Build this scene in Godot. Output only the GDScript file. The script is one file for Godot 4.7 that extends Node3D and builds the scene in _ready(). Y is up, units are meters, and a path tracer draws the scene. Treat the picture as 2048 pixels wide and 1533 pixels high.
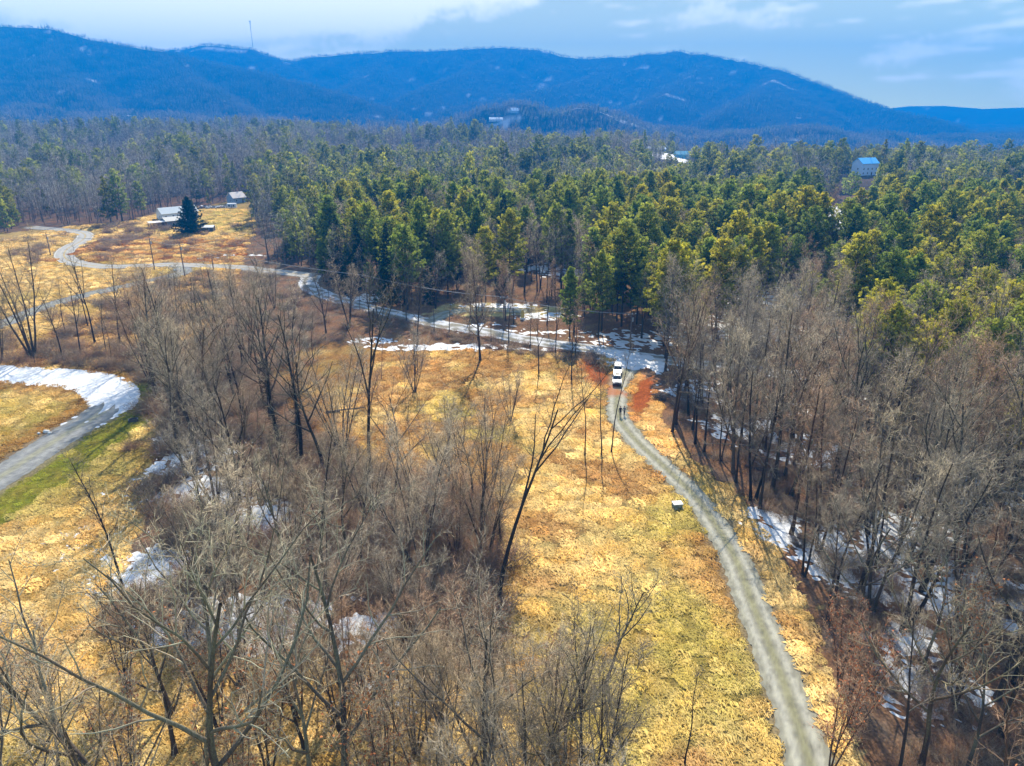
extends Node3D

const PITCH := -20.8
const EYE := 50.0
var used := {}
var n_fine := FastNoiseLite.new()
var n_mid := FastNoiseLite.new()
var n_big := FastNoiseLite.new()
var n_hill := FastNoiseLite.new()
var n_ridge := FastNoiseLite.new()
var ridge_a := PackedVector3Array()
var ridge_b := PackedVector3Array()
var road_grid := PackedFloat32Array()
var M := {}
const RGX0 := -270.0
const RGZ0 := -470.0
const RGW := 480
const RGH := 470

# ---------------------------------------------------------------- mesh building
class MB:
	var v := PackedVector3Array()
	var n := PackedVector3Array()
	var c := PackedColorArray()
	var ix := PackedInt32Array()

	func tube(pts: PackedVector3Array, rad: PackedFloat32Array, sides: int, col: Color, flare := 0.0) -> void:
		var base := v.size()
		var t := (pts[1] - pts[0]).normalized()
		var a := t.cross(Vector3(0.31, 0.11, 0.94)).normalized()
		var m := pts.size()
		for i in m:
			if i > 0:
				t = (pts[mini(i + 1, m - 1)] - pts[i - 1]).normalized()
			a = (a - t * a.dot(t)).normalized()
			var b := t.cross(a)
			for s in sides:
				var ang := TAU * s / sides
				var nn := a * cos(ang) + b * sin(ang)
				var r := rad[i]
				if flare > 0.0 and i == 0:
					r *= 1.0 + flare * (0.6 + 0.5 * sin(ang * 3.0 + 1.0))
				v.append(pts[i] + nn * r)
				n.append(nn)
				c.append(col)
		for i in m - 1:
			for s in sides:
				var p := base + i * sides + s
				var q := base + i * sides + (s + 1) % sides
				ix.append_array([p, p + sides, q + sides, p, q + sides, q])

	func spike(p0: Vector3, p1: Vector3, r: float, col: Color) -> void:
		var t := p1 - p0
		var a := t.cross(Vector3(0.2, 0.9, 0.37)).normalized()
		var b := t.cross(a).normalized()
		var base := v.size()
		var d1 := b * 0.866 - a * 0.5
		var d2 := -b * 0.866 - a * 0.5
		v.append_array([p0 + a * r, p0 + d1 * r, p0 + d2 * r, p1])
		n.append_array([a, d1, d2, (t.normalized() + Vector3.UP * 0.3).normalized()])
		c.append_array([col, col, col, col])
		ix.append_array([base, base + 3, base + 1, base + 1, base + 3, base + 2, base + 2, base + 3, base])

	func tri(p: Vector3, q: Vector3, r: Vector3, col: Color, nn := Vector3.ZERO) -> void:
		if nn == Vector3.ZERO:
			nn = (r - p).cross(q - p).normalized()
		elif (r - p).cross(q - p).dot(nn) < 0.0:
			var w := q
			q = r
			r = w
		var base := v.size()
		v.append_array([p, q, r])
		n.append_array([nn, nn, nn])
		c.append_array([col, col, col])
		ix.append_array([base, base + 1, base + 2])

	func quad(p: Vector3, q: Vector3, r: Vector3, s: Vector3, col: Color) -> void:  # clockwise seen from the front
		var nn := (r - p).cross(q - p).normalized()
		var base := v.size()
		v.append_array([p, q, r, s])
		n.append_array([nn, nn, nn, nn])
		c.append_array([col, col, col, col])
		ix.append_array([base, base + 1, base + 2, base, base + 2, base + 3])

	func box(o: Vector3, s: Vector3, col: Color, b := Basis()) -> void:
		var h := s * 0.5
		var k := []
		for i in 8:
			k.append(o + b * Vector3(h.x if i & 1 else -h.x, h.y if i & 2 else -h.y, h.z if i & 4 else -h.z))
		quad(k[4], k[6], k[7], k[5], col)
		quad(k[1], k[3], k[2], k[0], col)
		quad(k[5], k[7], k[3], k[1], col)
		quad(k[0], k[2], k[6], k[4], col)
		quad(k[2], k[3], k[7], k[6], col)
		quad(k[4], k[5], k[1], k[0], col)

	# a side profile (z, y), drawn out to half widths that differ low and high
	func hull(prof: PackedVector2Array, y0: float, w0: float, y1: float, w1: float, col: Color) -> void:
		var m := prof.size()
		var le := PackedVector3Array()
		var ri := PackedVector3Array()
		for p in prof:
			var w := lerpf(w0, w1, clampf((p.y - y0) / (y1 - y0), 0.0, 1.0))
			le.append(Vector3(-w, p.y, p.x))
			ri.append(Vector3(w, p.y, p.x))
		for i in m:
			var j := (i + 1) % m
			quad(le[i], le[j], ri[j], ri[i], col)
		var t := Geometry2D.triangulate_polygon(prof)
		for i in range(0, t.size(), 3):
			for side in [le, ri]:
				var p: Vector3 = side[t[i]]
				var q: Vector3 = side[t[i + 1]]
				var r: Vector3 = side[t[i + 2]]
				var out := Vector3(1, 0, 0) if side == ri else Vector3(-1, 0, 0)
				if (r - p).cross(q - p).dot(out) < 0:
					tri(p, r, q, col)
				else:
					tri(p, q, r, col)

	func add(o: MB, t: Transform3D, tint := Color.WHITE) -> void:
		var base := v.size()
		for i in o.v.size():
			v.append(t * o.v[i])
			n.append((t.basis * o.n[i]).normalized())
			c.append(o.c[i] * tint)
		for i in o.ix:
			ix.append(base + i)

	func mesh() -> ArrayMesh:
		var a := []
		a.resize(Mesh.ARRAY_MAX)
		a[Mesh.ARRAY_VERTEX] = v
		a[Mesh.ARRAY_NORMAL] = n
		a[Mesh.ARRAY_COLOR] = c
		a[Mesh.ARRAY_INDEX] = ix
		var m := ArrayMesh.new()
		m.add_surface_from_arrays(Mesh.PRIMITIVE_TRIANGLES, a)
		return m


func numbered(called: String) -> String:
	var k: int = used.get(called, 0)
	used[called] = k + 1
	return called if k == 0 else "%s_%03d" % [called, k]


func tag(o: Node, label: String, category := "", group := "", kind := "") -> void:
	o.set_meta("label", label)
	if category: o.set_meta("category", category)
	if group: o.set_meta("group", group)
	elif o.has_meta("group"): o.remove_meta("group")
	if kind: o.set_meta("kind", kind)


func thing(called: String, label: String, category: String, at := Vector3.ZERO, turn := 0.0, group := "") -> Node3D:
	var o := Node3D.new()
	o.name = numbered(called)
	add_child(o)
	o.position = at
	o.rotation.y = turn
	tag(o, label, category, group)
	return o


func part(called: String, mb: Variant, mat: Material, parent: Node) -> MeshInstance3D:
	var o := MeshInstance3D.new()
	o.mesh = mb.mesh() if mb is MB else mb
	o.material_override = mat
	o.name = numbered(called) if parent == self else called
	parent.add_child(o, true)
	return o


func structure(called: String, mb: Variant, mat: Material, label: String) -> MeshInstance3D:
	var o := part(called, mb, mat, self)
	tag(o, label, "", "", "structure")
	return o


func scatter(called: String, mesh: Mesh, mat: Material, where: Array, tints: PackedColorArray, parent: Node) -> MultiMeshInstance3D:
	var mm := MultiMesh.new()
	mm.transform_format = MultiMesh.TRANSFORM_3D
	mm.use_colors = tints.size() > 0
	mm.mesh = mesh
	mm.instance_count = where.size()
	for i in where.size():
		mm.set_instance_transform(i, where[i])
		if tints.size() > 0:
			mm.set_instance_color(i, tints[i])
	var o := MultiMeshInstance3D.new()
	o.multimesh = mm
	o.material_override = mat
	o.name = numbered(called) if parent == self else called
	o.set_meta("kind", "stuff")
	parent.add_child(o, true)
	return o


func noise_tex(freq: float, lo: float, hi: float, seed_: int, size := 512, octaves := 5) -> NoiseTexture2D:
	var t := NoiseTexture2D.new()
	var f := FastNoiseLite.new()
	f.seed = seed_
	f.frequency = freq
	f.fractal_octaves = octaves
	t.noise = f
	t.width = size
	t.height = size
	t.seamless = true
	var g := Gradient.new()
	g.set_color(0, Color(lo, lo, lo))
	g.set_color(1, Color(hi, hi, hi))
	t.color_ramp = g
	return t


func paint(rough := 0.9, spec := 0.3) -> StandardMaterial3D:
	var m := StandardMaterial3D.new()
	m.vertex_color_use_as_albedo = true
	m.roughness = rough
	m.metallic_specular = spec
	return m


func tinted(base: StandardMaterial3D, t: Color) -> StandardMaterial3D:
	var m: StandardMaterial3D = base.duplicate()
	m.albedo_color = t.linear_to_srgb()
	return m


# ---------------------------------------------------------------- the lie of the land
func smax(a: float, b: float, k: float) -> float:
	var h := clampf(0.5 + 0.5 * (a - b) / k, 0.0, 1.0)
	return lerpf(b, a, h) + k * h * (1.0 - h)


func make_ridges() -> void:
	# each ridge: (sideways / away, rise / away, metres away)
	var lines := [
		[[-0.95, 0.100, 3200], [-0.75, 0.103, 3050], [-0.646, 0.1052, 3000], [-0.584, 0.1029, 3000], [-0.536, 0.0898, 3000], [-0.443, 0.0766, 2980], [-0.40, 0.066, 2950], [-0.33, 0.053, 2850], [-0.27, 0.038, 2700], [-0.20, 0.020, 2550]],
		[[-0.52, 0.066, 4000], [-0.43, 0.0783, 3950], [-0.384, 0.0841, 3900], [-0.334, 0.080, 3900], [-0.291, 0.0655, 3900], [-0.24, 0.05, 3900]],
		[[-0.36, 0.040, 4100], [-0.291, 0.0640, 4100], [-0.246, 0.0708, 4050], [-0.156, 0.0766, 4000], [-0.10, 0.0772, 4000], [-0.015, 0.0812, 4000], [0.03, 0.0785, 4000], [0.081, 0.0679, 3950], [0.145, 0.070, 3900], [0.208, 0.0766, 3850], [0.253, 0.0719, 3800], [0.30, 0.064, 3700], [0.345, 0.055, 3600], [0.399, 0.0372, 3450], [0.445, 0.022, 3300], [0.489, 0.008, 3100], [0.56, -0.004, 2900]],
		[[0.145, 0.066, 3900], [0.10, 0.045, 3500], [0.0, 0.022, 3000], [-0.08, 0.008, 2650]],
		[[0.253, 0.0700, 3800], [0.23, 0.046, 3350], [0.19, 0.02, 2900]],
		[[0.345, 0.0520, 3600], [0.33, 0.032, 3100], [0.29, 0.008, 2600]],
		[[-0.015, 0.0790, 4000], [-0.06, 0.052, 3500], [-0.13, 0.026, 3000]],
		[[-0.156, 0.0740, 4000], [-0.18, 0.050, 3550], [-0.22, 0.030, 3200]],
		[[-0.584, 0.1000, 3000], [-0.60, 0.064, 2600], [-0.57, 0.026, 2200]],
		[[-0.443, 0.0740, 2980], [-0.42, 0.045, 2600], [-0.37, 0.016, 2250]],
		[[0.43, 0.000, 4700], [0.52, 0.0108, 4700], [0.567, 0.0112, 4700], [0.62, 0.0075, 4700], [0.671, 0.0092, 4700], [0.80, 0.011, 4700], [1.0, 0.010, 4700]],
	]
	for l in lines:
		for i in l.size() - 1:
			var p: Array = l[i]
			var q: Array = l[i + 1]
			ridge_a.append(Vector3(p[0] * p[2], EYE + p[1] * p[2] - 9.0, -p[2]))
			ridge_b.append(Vector3(q[0] * q[2], EYE + q[1] * q[2] - 9.0, -q[2]))


func height(x: float, z: float) -> float:
	var d := -z
	var h := n_big.get_noise_2d(x, z) * 0.5
	if d < 300.0:
		return h
	var side := x / d
	h += smoothstep(330.0, 950.0, d) * (n_hill.get_noise_2d(x, z) * 24.0 + 5.0 + 14.0 * smoothstep(-0.1, -0.35, side))
	h -= smoothstep(0.12, 0.34, side) * smoothstep(560.0, 950.0, d) * 38.0
	h += 15.0 * exp(-pow((x - 175.0) / 75.0, 2.0) - pow((d - 800.0) / 70.0, 2.0)) + 10.0 * exp(-pow((x - 244.0) / 60.0, 2.0) - pow((d - 512.0) / 50.0, 2.0))
	if d < 900.0:
		return h
	h -= smoothstep(1050.0, 1500.0, d) * 42.0 * (1.0 - smoothstep(0.1, 0.4, side) * 0.6)
	var far := smoothstep(1250.0, 2000.0, d)
	h += far * (n_hill.get_noise_2d(x * 0.55 + 900.0, z * 0.55) * 38.0 + 14.0)
	h += 62.0 * exp(-pow((x - 200.0) / 230.0, 2.0) - pow((d - 1950.0) / 210.0, 2.0))
	h += 48.0 * exp(-pow((x + 1250.0) / 950.0, 2.0) - pow((d - 1900.0) / 300.0, 2.0))
	h += 26.0 * exp(-pow((x - 800.0) / 420.0, 2.0) - pow((d - 2050.0) / 160.0, 2.0))
	h += 46.0 * exp(-pow((x + 14.0) / 130.0, 2.0) - pow((d - 1840.0) / 90.0, 2.0))
	if d > 1700.0:
		var best := -500.0
		var g := n_ridge.get_noise_2d(x, z)
		for i in ridge_a.size():
			var a := ridge_a[i]
			var b := ridge_b[i]
			var ex := b.x - a.x
			var ez := b.z - a.z
			var t := clampf(((x - a.x) * ex + (z - a.z) * ez) / (ex * ex + ez * ez), 0.0, 1.0)
			var px := a.x + ex * t - x
			var pz := a.z + ez * t - z
			var dist := sqrt(px * px + pz * pz)
			var k := lerpf(a.y, b.y, t) - dist * 0.40 + g * 34.0 * minf(1.0, dist / 260.0)
			if k > best:
				best = k
		h = smax(h, best, 22.0)
	return h


const D0 := 18.0
const STEP := 0.0092
const COLS := 460
const ROWS := 610
var grid_h := PackedFloat32Array()

func land(x: float, z: float) -> float:  # the height of the ground as it is meshed
	var d := -z
	if d <= D0 + 1.0:
		return height(x, z)
	var r := log(d / D0) / STEP
	var c := (x / (d * 0.95 + 45.0) * 0.5 + 0.5) * (COLS - 1)
	var i := clampi(int(r), 0, ROWS - 2)
	var j := clampi(int(c), 0, COLS - 2)
	var fr := r - i
	var fc := c - j
	var k := i * COLS + j
	return lerpf(lerpf(grid_h[k], grid_h[k + 1], fc), lerpf(grid_h[k + COLS], grid_h[k + COLS + 1], fc), clampf(fr, 0.0, 1.0))


# ---------------------------------------------------------------- roads and fields
func smooth_line(pts: Array, step := 1.0) -> PackedVector2Array:
	var out := PackedVector2Array()
	for i in pts.size() - 1:
		var a: Vector2 = pts[maxi(i - 1, 0)]
		var b: Vector2 = pts[i]
		var c: Vector2 = pts[i + 1]
		var d: Vector2 = pts[mini(i + 2, pts.size() - 1)]
		var m := maxi(2, int(b.distance_to(c) / step))
		for k in m:
			out.append(b.cubic_interpolate(c, a, d, float(k) / m))
	out.append(pts[-1])
	return out


var drive := [Vector2(25.5, -143), Vector2(21.8, -133), Vector2(19.8, -124), Vector2(18.7, -114.7), Vector2(20.1, -105.5), Vector2(23.1, -95.8), Vector2(25.5, -86.9), Vector2(26.5, -78), Vector2(26.7, -71), Vector2(26.2, -63.7), Vector2(25.9, -57.5), Vector2(25.5, -51.5), Vector2(24.5, -43.3), Vector2(22, -30), Vector2(19, -12)]
var loop := [Vector2(-88, -40), Vector2(-78.5, -72), Vector2(-75.2, -91.9), Vector2(-74.6, -100.9), Vector2(-74.2, -109.4), Vector2(-73.6, -117.2), Vector2(-76.0, -125.2), Vector2(-82.3, -131.5), Vector2(-92.3, -134.9), Vector2(-105.6, -136.9), Vector2(-126, -140)]
var upper := [Vector2(-133, -158), Vector2(-128.3, -170.8), Vector2(-129.3, -186.6), Vector2(-127.2, -201.7), Vector2(-121.3, -214.4), Vector2(-114.5, -224.8), Vector2(-110.4, -235.3), Vector2(-113.5, -242.6), Vector2(-121, -247)]
var highway := [Vector2(-66, -231), Vector2(-83.3, -239), Vector2(-94.3, -244.6), Vector2(-105.7, -247.2), Vector2(-118.7, -248.9), Vector2(-129.8, -246.3), Vector2(-141.9, -244.5), Vector2(-155, -250.7), Vector2(-166, -262.9), Vector2(-175.7, -281.6), Vector2(-181.2, -301.7), Vector2(-189.7, -317.7), Vector2(-203.4, -327.2), Vector2(-225, -336)]
var back_road := [Vector2(-66, -231), Vector2(-62, -214.4), Vector2(-47.2, -196.5), Vector2(-33.8, -184.6), Vector2(-22.1, -175.5), Vector2(-9, -167.5), Vector2(3, -160.2), Vector2(17.6, -153.4), Vector2(31.1, -147), Vector2(45, -141), Vector2(64, -136), Vector2(88, -136)]
var yard_drive := [Vector2(-20.5, -175), Vector2(-17, -184), Vector2(-8, -188), Vector2(4, -186)]
var green_line := [Vector2(-80, -62), Vector2(-71.5, -82.2), Vector2(-68.8, -96), Vector2(-68.3, -107.4), Vector2(-67.5, -117.4), Vector2(-70.5, -127)]
var loop_green := PackedVector2Array()

var open_left := PackedVector2Array([Vector2(-330, -314), Vector2(-224.8, -320), Vector2(-218.8, -330), Vector2(-189.3, -353.1), Vector2(-187.8, -392.6), Vector2(-174, -419.2), Vector2(-148.7, -442), Vector2(-115, -314.9), Vector2(-94.3, -244.6), Vector2(-86, -221.2), Vector2(-78.1, -177.7), Vector2(-71.6, -137.9), Vector2(-79.8, -137.9), Vector2(-107.7, -139), Vector2(-200, -139), Vector2(-330, -220)])
var field_low := PackedVector2Array([Vector2(-200, -139), Vector2(-105.6, -137.9), Vector2(-79.8, -137.9), Vector2(-66.1, -126), Vector2(-57.5, -101.8), Vector2(-50.5, -84.8), Vector2(-45.4, -69.1), Vector2(-39.6, -58.5), Vector2(-28, -55.5), Vector2(-14, -54.5), Vector2(-4, -52), Vector2(1.8, -50), Vector2(2.2, -10), Vector2(-100, -10), Vector2(-200, -80)])
var field_mid := PackedVector2Array([Vector2(-46, -158), Vector2(-28, -155), Vector2(19.7, -149), Vector2(26, -140), Vector2(28, -130), Vector2(26, -111.5), Vector2(28, -98), Vector2(31.5, -86), Vector2(32.5, -74.1), Vector2(31, -57), Vector2(29, -43.3), Vector2(27, -10), Vector2(2, -10), Vector2(1.5, -43.3), Vector2(-0.7, -60.5), Vector2(-0.7, -74.1), Vector2(-5, -86), Vector2(-19, -95), Vector2(-35, -112), Vector2(-50, -133)])
var thicket := PackedVector2Array([Vector2(-79.8, -139), Vector2(-68, -150), Vector2(-58, -148), Vector2(-51, -134), Vector2(-35, -112), Vector2(-19, -95), Vector2(-5, -86), Vector2(-0.7, -74.1), Vector2(-0.7, -60.5), Vector2(-6, -54.7), Vector2(-16, -56.1), Vector2(-26.1, -56.8), Vector2(-33.9, -57.5), Vector2(-43.1, -64.6), Vector2(-50.1, -84.8), Vector2(-56.7, -101.8), Vector2(-66.1, -122.8)])
var yard := PackedVector2Array([Vector2(-22, -182), Vector2(8, -180), Vector2(12, -176), Vector2(16, -188), Vector2(-4, -196), Vector2(-20, -192)])


func stamp(line: Array, half: float) -> void:
	for p in smooth_line(line, 0.7):
		var ci := int(p.x - RGX0)
		var cj := int(p.y - RGZ0)
		for j in range(maxi(cj - 9, 0), mini(cj + 10, RGH)):
			for i in range(maxi(ci - 9, 0), mini(ci + 10, RGW)):
				var dd := Vector2(RGX0 + i, RGZ0 + j).distance_to(p) - half
				if dd < road_grid[j * RGW + i]:
					road_grid[j * RGW + i] = dd


func to_road(x: float, z: float) -> float:  # metres to the nearest edge of a road, at most 9
	var fx := x - RGX0
	var fz := z - RGZ0
	if fx < 0 or fz < 0 or fx >= RGW - 1 or fz >= RGH - 1:
		return 9.0
	var i := int(fx)
	var j := int(fz)
	var k := j * RGW + i
	return lerpf(lerpf(road_grid[k], road_grid[k + 1], fx - i), lerpf(road_grid[k + RGW], road_grid[k + RGW + 1], fx - i), fz - j)


func line_gap(p: Vector2, line: PackedVector2Array) -> float:
	var best := 1e9
	for i in line.size() - 1:
		best = minf(best, p.distance_squared_to(Geometry2D.get_closest_point_to_segment(p, line[i], line[i + 1])))
	return sqrt(best)


const STRAW := Color(0.84, 0.67, 0.34)
const GOLD := Color(0.72, 0.49, 0.155)
const RUSSET := Color(0.42, 0.22, 0.075)
const OLIVE := Color(0.42, 0.37, 0.07)
const VERGE := Color(0.31, 0.34, 0.04)
const LITTER := Color(0.31, 0.165, 0.085)
const DULL := Color(0.20, 0.15, 0.11)
const CLAY := Color(0.58, 0.17, 0.045)


func in_field(p: Vector2) -> int:
	if Geometry2D.is_point_in_polygon(p, field_mid): return 1
	if Geometry2D.is_point_in_polygon(p, field_low): return 2
	if Geometry2D.is_point_in_polygon(p, open_left): return 3
	return 0


func clay_bank(x: float, z: float) -> float:
	return exp(-pow((x - 17.4 - (z + 140.0) * 0.02) / 2.3, 2.0) - pow((z + 139.0) / 9.5, 2.0)) + exp(-pow((x - 24.0 + (z + 122.0) * 0.30) / 1.9, 2.0) - pow((z + 126.0) / 10.5, 2.0))


func field_color(x: float, z: float, which: int) -> Color:
	var a := n_mid.get_noise_2d(x, z)            # patches of some 12 m
	var b := n_mid.get_noise_2d(x * 3.1 + 50, z * 3.1)
	var g := n_big.get_noise_2d(x * 1.7 + 400, z * 1.7)
	var c := GOLD.lerp(STRAW, clampf(0.5 + b * 1.1, 0, 1))
	if which == 1:
		var west := smoothstep(12.0, -4.0, x) * smoothstep(-62.0, -86.0, z)
		c = c.lerp(OLIVE, clampf(0.12 + g * 1.3 + b * 0.35 + smoothstep(-100, -60, z) * 0.16, 0, 0.75) * smoothstep(30.0, 26.5, x))
		c = c.lerp(RUSSET, clampf(a * 1.8 - 0.1 + smoothstep(-132, -150, z) * 0.5 + west * 0.25 + exp(-pow((z + 91.0) / 7.0, 2.0)) * 0.45 + smoothstep(4.0, -1.0, x) * 0.5, 0, 0.85))
		c = c.lerp(CLAY, 0.30 * smoothstep(20.5, 24.0, x) * smoothstep(-92.0, -110.0, z))
		var bank := clay_bank(x, z)
		c = c.lerp(CLAY, clampf(bank * 1.8 + b * 0.3, 0, 1) if bank > 0.12 else 0.0)
	elif which == 2:
		c = c.lerp(OLIVE, clampf(-0.1 + g * 0.9 + b * 0.3, 0, 0.7))
		c = c.lerp(RUSSET, clampf(a * 1.5 - 0.25, 0, 0.7))
		var p := Vector2(x, z)
		if x < -62.0:
			var dg := line_gap(p, loop_green)
			c = c.lerp(VERGE.lerp(OLIVE, clampf(0.3 + b, 0, 1)), smoothstep(6.0, 4.2, dg + b * 2.0))
			if x < -76.0 and z < -60.0 and dg > 6.0:
				var e := to_road(x, z)
				c = c.lerp(OLIVE, clampf(0.5 + a, 0, 0.7))
				c = c.lerp(Color(0.33, 0.15, 0.03), smoothstep(6.5, 1.0, e + b * 3.0) * 0.8)
	else:
		c = c.lerp(OLIVE, clampf(g * 0.8 - 0.05, 0, 0.5))
		var rough_ := smoothstep(-122.0, -108.0, x) * smoothstep(-246.0, -232.0, z)
		c = c.lerp(LITTER.lerp(RUSSET, 0.5 + b), clampf(rough_ * 0.75 + a * 0.5, 0, 0.9) if z > -240.0 and to_road(x, z) > 1.0 and x > -128.0 else 0.0)
		if z < -252.0 and x > -172.0:
			c = c.lerp(Color(0.42, 0.16, 0.03), clampf(0.55 + a * 1.2, 0, 1) * smoothstep(-318.0, -300.0, z))
			c = c.lerp(DULL, clampf(-0.1 + b * 1.6, 0, 0.8))
			if z < -318.0:
				c = c.lerp(OLIVE, clampf(0.35 + b, 0, 0.8))
	return c


var snow_spots := [  # x, z, half width, half depth, how whole it is
	[-33, -81, 6, 6, 0.2], [-42, -89, 7, 5.5, 0.3], [-49.5, -98, 5.5, 8, 0.22], [-55, -108, 4, 7, 0.1], [-43, -69.5, 6, 5, 0.35], [-27, -60.5, 11, 4.6, 0.32], [-17, -60, 6, 2.8, 0.1],
	[-10, -50.5, 7, 3.2, -0.1], [-16, -154.6, 16, 2.6, 0.25], [-32, -160, 7, 2.4, 0.0], [8, -153, 11, 1.4, 0.1], [-47, -93, 16, 14, -0.3], [-55, -75, 10, 14, -0.42],
	[34, -79.6, 4, 4.5, 0.25], [41, -73, 8, 6, 0.15], [43, -67.5, 6, 4.5, 0.25], [40, -58.7, 3.2, 2.4, 0.4], [49, -78.6, 7, 6, 0.1], [39, -52, 5, 4, 0.2], [52, -66, 9, 8, 0.0], [62, -92, 12, 10, -0.12],
	[38.5, -111, 7, 5, 0.1], [36, -127, 8, 6, 0.05], [46, -102, 9, 7, -0.12], [64, -118, 16, 12, -0.15], [84, -88, 16, 14, -0.2], [-64, -135, 5, 2.6, 0.1], [-58, -138, 6, 3, 0.0],
	[10, -244, 12, 8, 0.0], [22, -234, 14, 8, 0.0], [46, -240, 16, 9, 0.1], [-14, -172, 14, 2.6, 0.0], [2, -166, 18, 2.6, -0.05], [30, -160, 16, 8, -0.05], [60, -168, 24, 16, -0.1], [-42, -200, 7, 8, 0.0],
	[8, -181, 8, 5, 0.05], [-4, -192, 12, 4, 0.1], [80, -200, 30, 20, -0.15], [-112, -262, 14, 2.5, 0.1], [-104, -268, 10, 2, 0.2], [-155, -326, 9, 4, 0.1], [-140, -324, 14, 3.5, -0.1], [-168, -345, 10, 4, 0.1],
]


func snow_amount(x: float, z: float, s: Array) -> float:
	var ex: float = (x - s[0]) / s[2]
	var ez: float = (z - s[1]) / s[3]
	return 0.42 - (ex * ex + ez * ez) * 0.55 + s[4] + n_fine.get_noise_2d(x, z) * 0.9 + n_fine.get_noise_2d(x * 3.7 + 60.0, z * 3.7) * 0.75 - 0.22


var far_white := [  # open snowy ground far off
	[162, -378, 30, 56], [172, -755, 46, 66], [205, -795, 50, 26], [225, -1900, 105, 22], [130, -1905, 60, 14], [380, -1780, 120, 10], [800, -1990, 160, 8], [-760, -1720, 90, 10], [-500, -1750, 80, 8], [-14, -1790, 50, 15], [-1480, -3840, 90, 22], [-1350, -3835, 60, 16], [1120, -3330, 85, 30], [1190, -3300, 50, 18], [-1590, -2900, 34, 14], [-1690, -2880, 20, 10], [-370, -3430, 60, 18], [620, -3000, 60, 22], [760, -2900, 70, 14],
]

func far_snow(x: float, z: float) -> float:
	var k := 0.0
	for s in far_white:
		var ex: float = (x - s[0]) / s[2]
		var ez: float = (z - s[1]) / s[3]
		var q := ex * ex + ez * ez
		if q < 2.0:
			k = maxf(k, smoothstep(0.0, 0.35, 1.0 - q + n_mid.get_noise_2d(x * 0.5, z * 0.5) * 0.8))
	return k


func mountain_snow(x: float, z: float, h: float) -> float:
	var a := n_mid.get_noise_2d(x * 0.09 + 33, z * 0.22)
	return smoothstep(0.57, 0.64, a + smoothstep(60.0, 320.0, h) * 0.04)


# ---------------------------------------------------------------- sky
func make_sky() -> PanoramaSkyMaterial:
	var w := 2048
	var h := 1024
	var f := FastNoiseLite.new()
	f.seed = 5
	f.frequency = 1.0
	f.fractal_octaves = 5
	f.domain_warp_enabled = true
	f.domain_warp_amplitude = 0.5
	f.domain_warp_frequency = 0.8
	var wisp := FastNoiseLite.new()
	wisp.seed = 9
	wisp.frequency = 1.0
	wisp.fractal_octaves = 4
	var px := PackedFloat32Array()
	px.resize(w * h * 3)
	for j in h:
		var el := (0.5 - (j + 0.5) / h) * PI
		var deg := rad_to_deg(el)
		var up := maxf(0.0, sin(el))
		var k := pow(1.0 - up, 5.0)
		var low := exp(-maxf(0.0, deg) / SKY_BAND)
		var base := SKY_TOP.lerp(SKY_MID, k)
		var br := base.r + low * SKY_LOW.r
		var bg := base.g + low * SKY_LOW.g
		var bb := base.b + low * SKY_LOW.b
		var at := j * w * 3
		for i in w:
			var r := br
			var g := bg
			var b := bb
			if deg > 0.3 and deg < 70.0:
				var az := fposmod((i + 0.5) / w * 360.0 + 180.0, 360.0) - 180.0
				var rad := deg_to_rad(az)
				# a sheet of high cloud, drawn out sideways
				var cx := sin(rad) * 3.0
				var cz := cos(rad) * 3.0
				var s := f.get_noise_3d(cx, deg * 0.17 - sin(rad) * 0.7, cz)
				var field := -0.10 + 1.05 * exp(-pow((az + 20.0 - (deg - 6.0) * 2.2) / 15.0, 2.0) - pow((deg - 7.6) / 3.6, 2.0)) + 0.16 * smoothstep(12.0, 30.0, deg)
				var cloud := smoothstep(0.02, 0.42, s * 0.8 + field)
				var t := wisp.get_noise_3d(cx * 1.6, (deg - sin(rad) * 4.5) * 1.1, cz * 1.6)
				var streak := smoothstep(0.08, 0.40, t + 0.30 * exp(-pow((az - 33.0) / 8.0, 2.0) - pow((deg - 3.4) / 3.0, 2.0)) - 0.24) * 0.85
				cloud = maxf(cloud * 0.85, streak) * smoothstep(0.3, 1.2, deg)
				var cl := CLOUD * (1.0 + low * 0.8)
				r = lerpf(r, maxf(r, cl.r), cloud)
				g = lerpf(g, maxf(g, cl.g), cloud)
				b = lerpf(b, maxf(b, cl.b), cloud)
			px[at] = r
			px[at + 1] = g
			px[at + 2] = b
			at += 3
	var im := Image.create_from_data(w, h, false, Image.FORMAT_RGBF, px.to_byte_array())
	var m := PanoramaSkyMaterial.new()
	m.panorama = ImageTexture.create_from_image(im)
	return m


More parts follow.
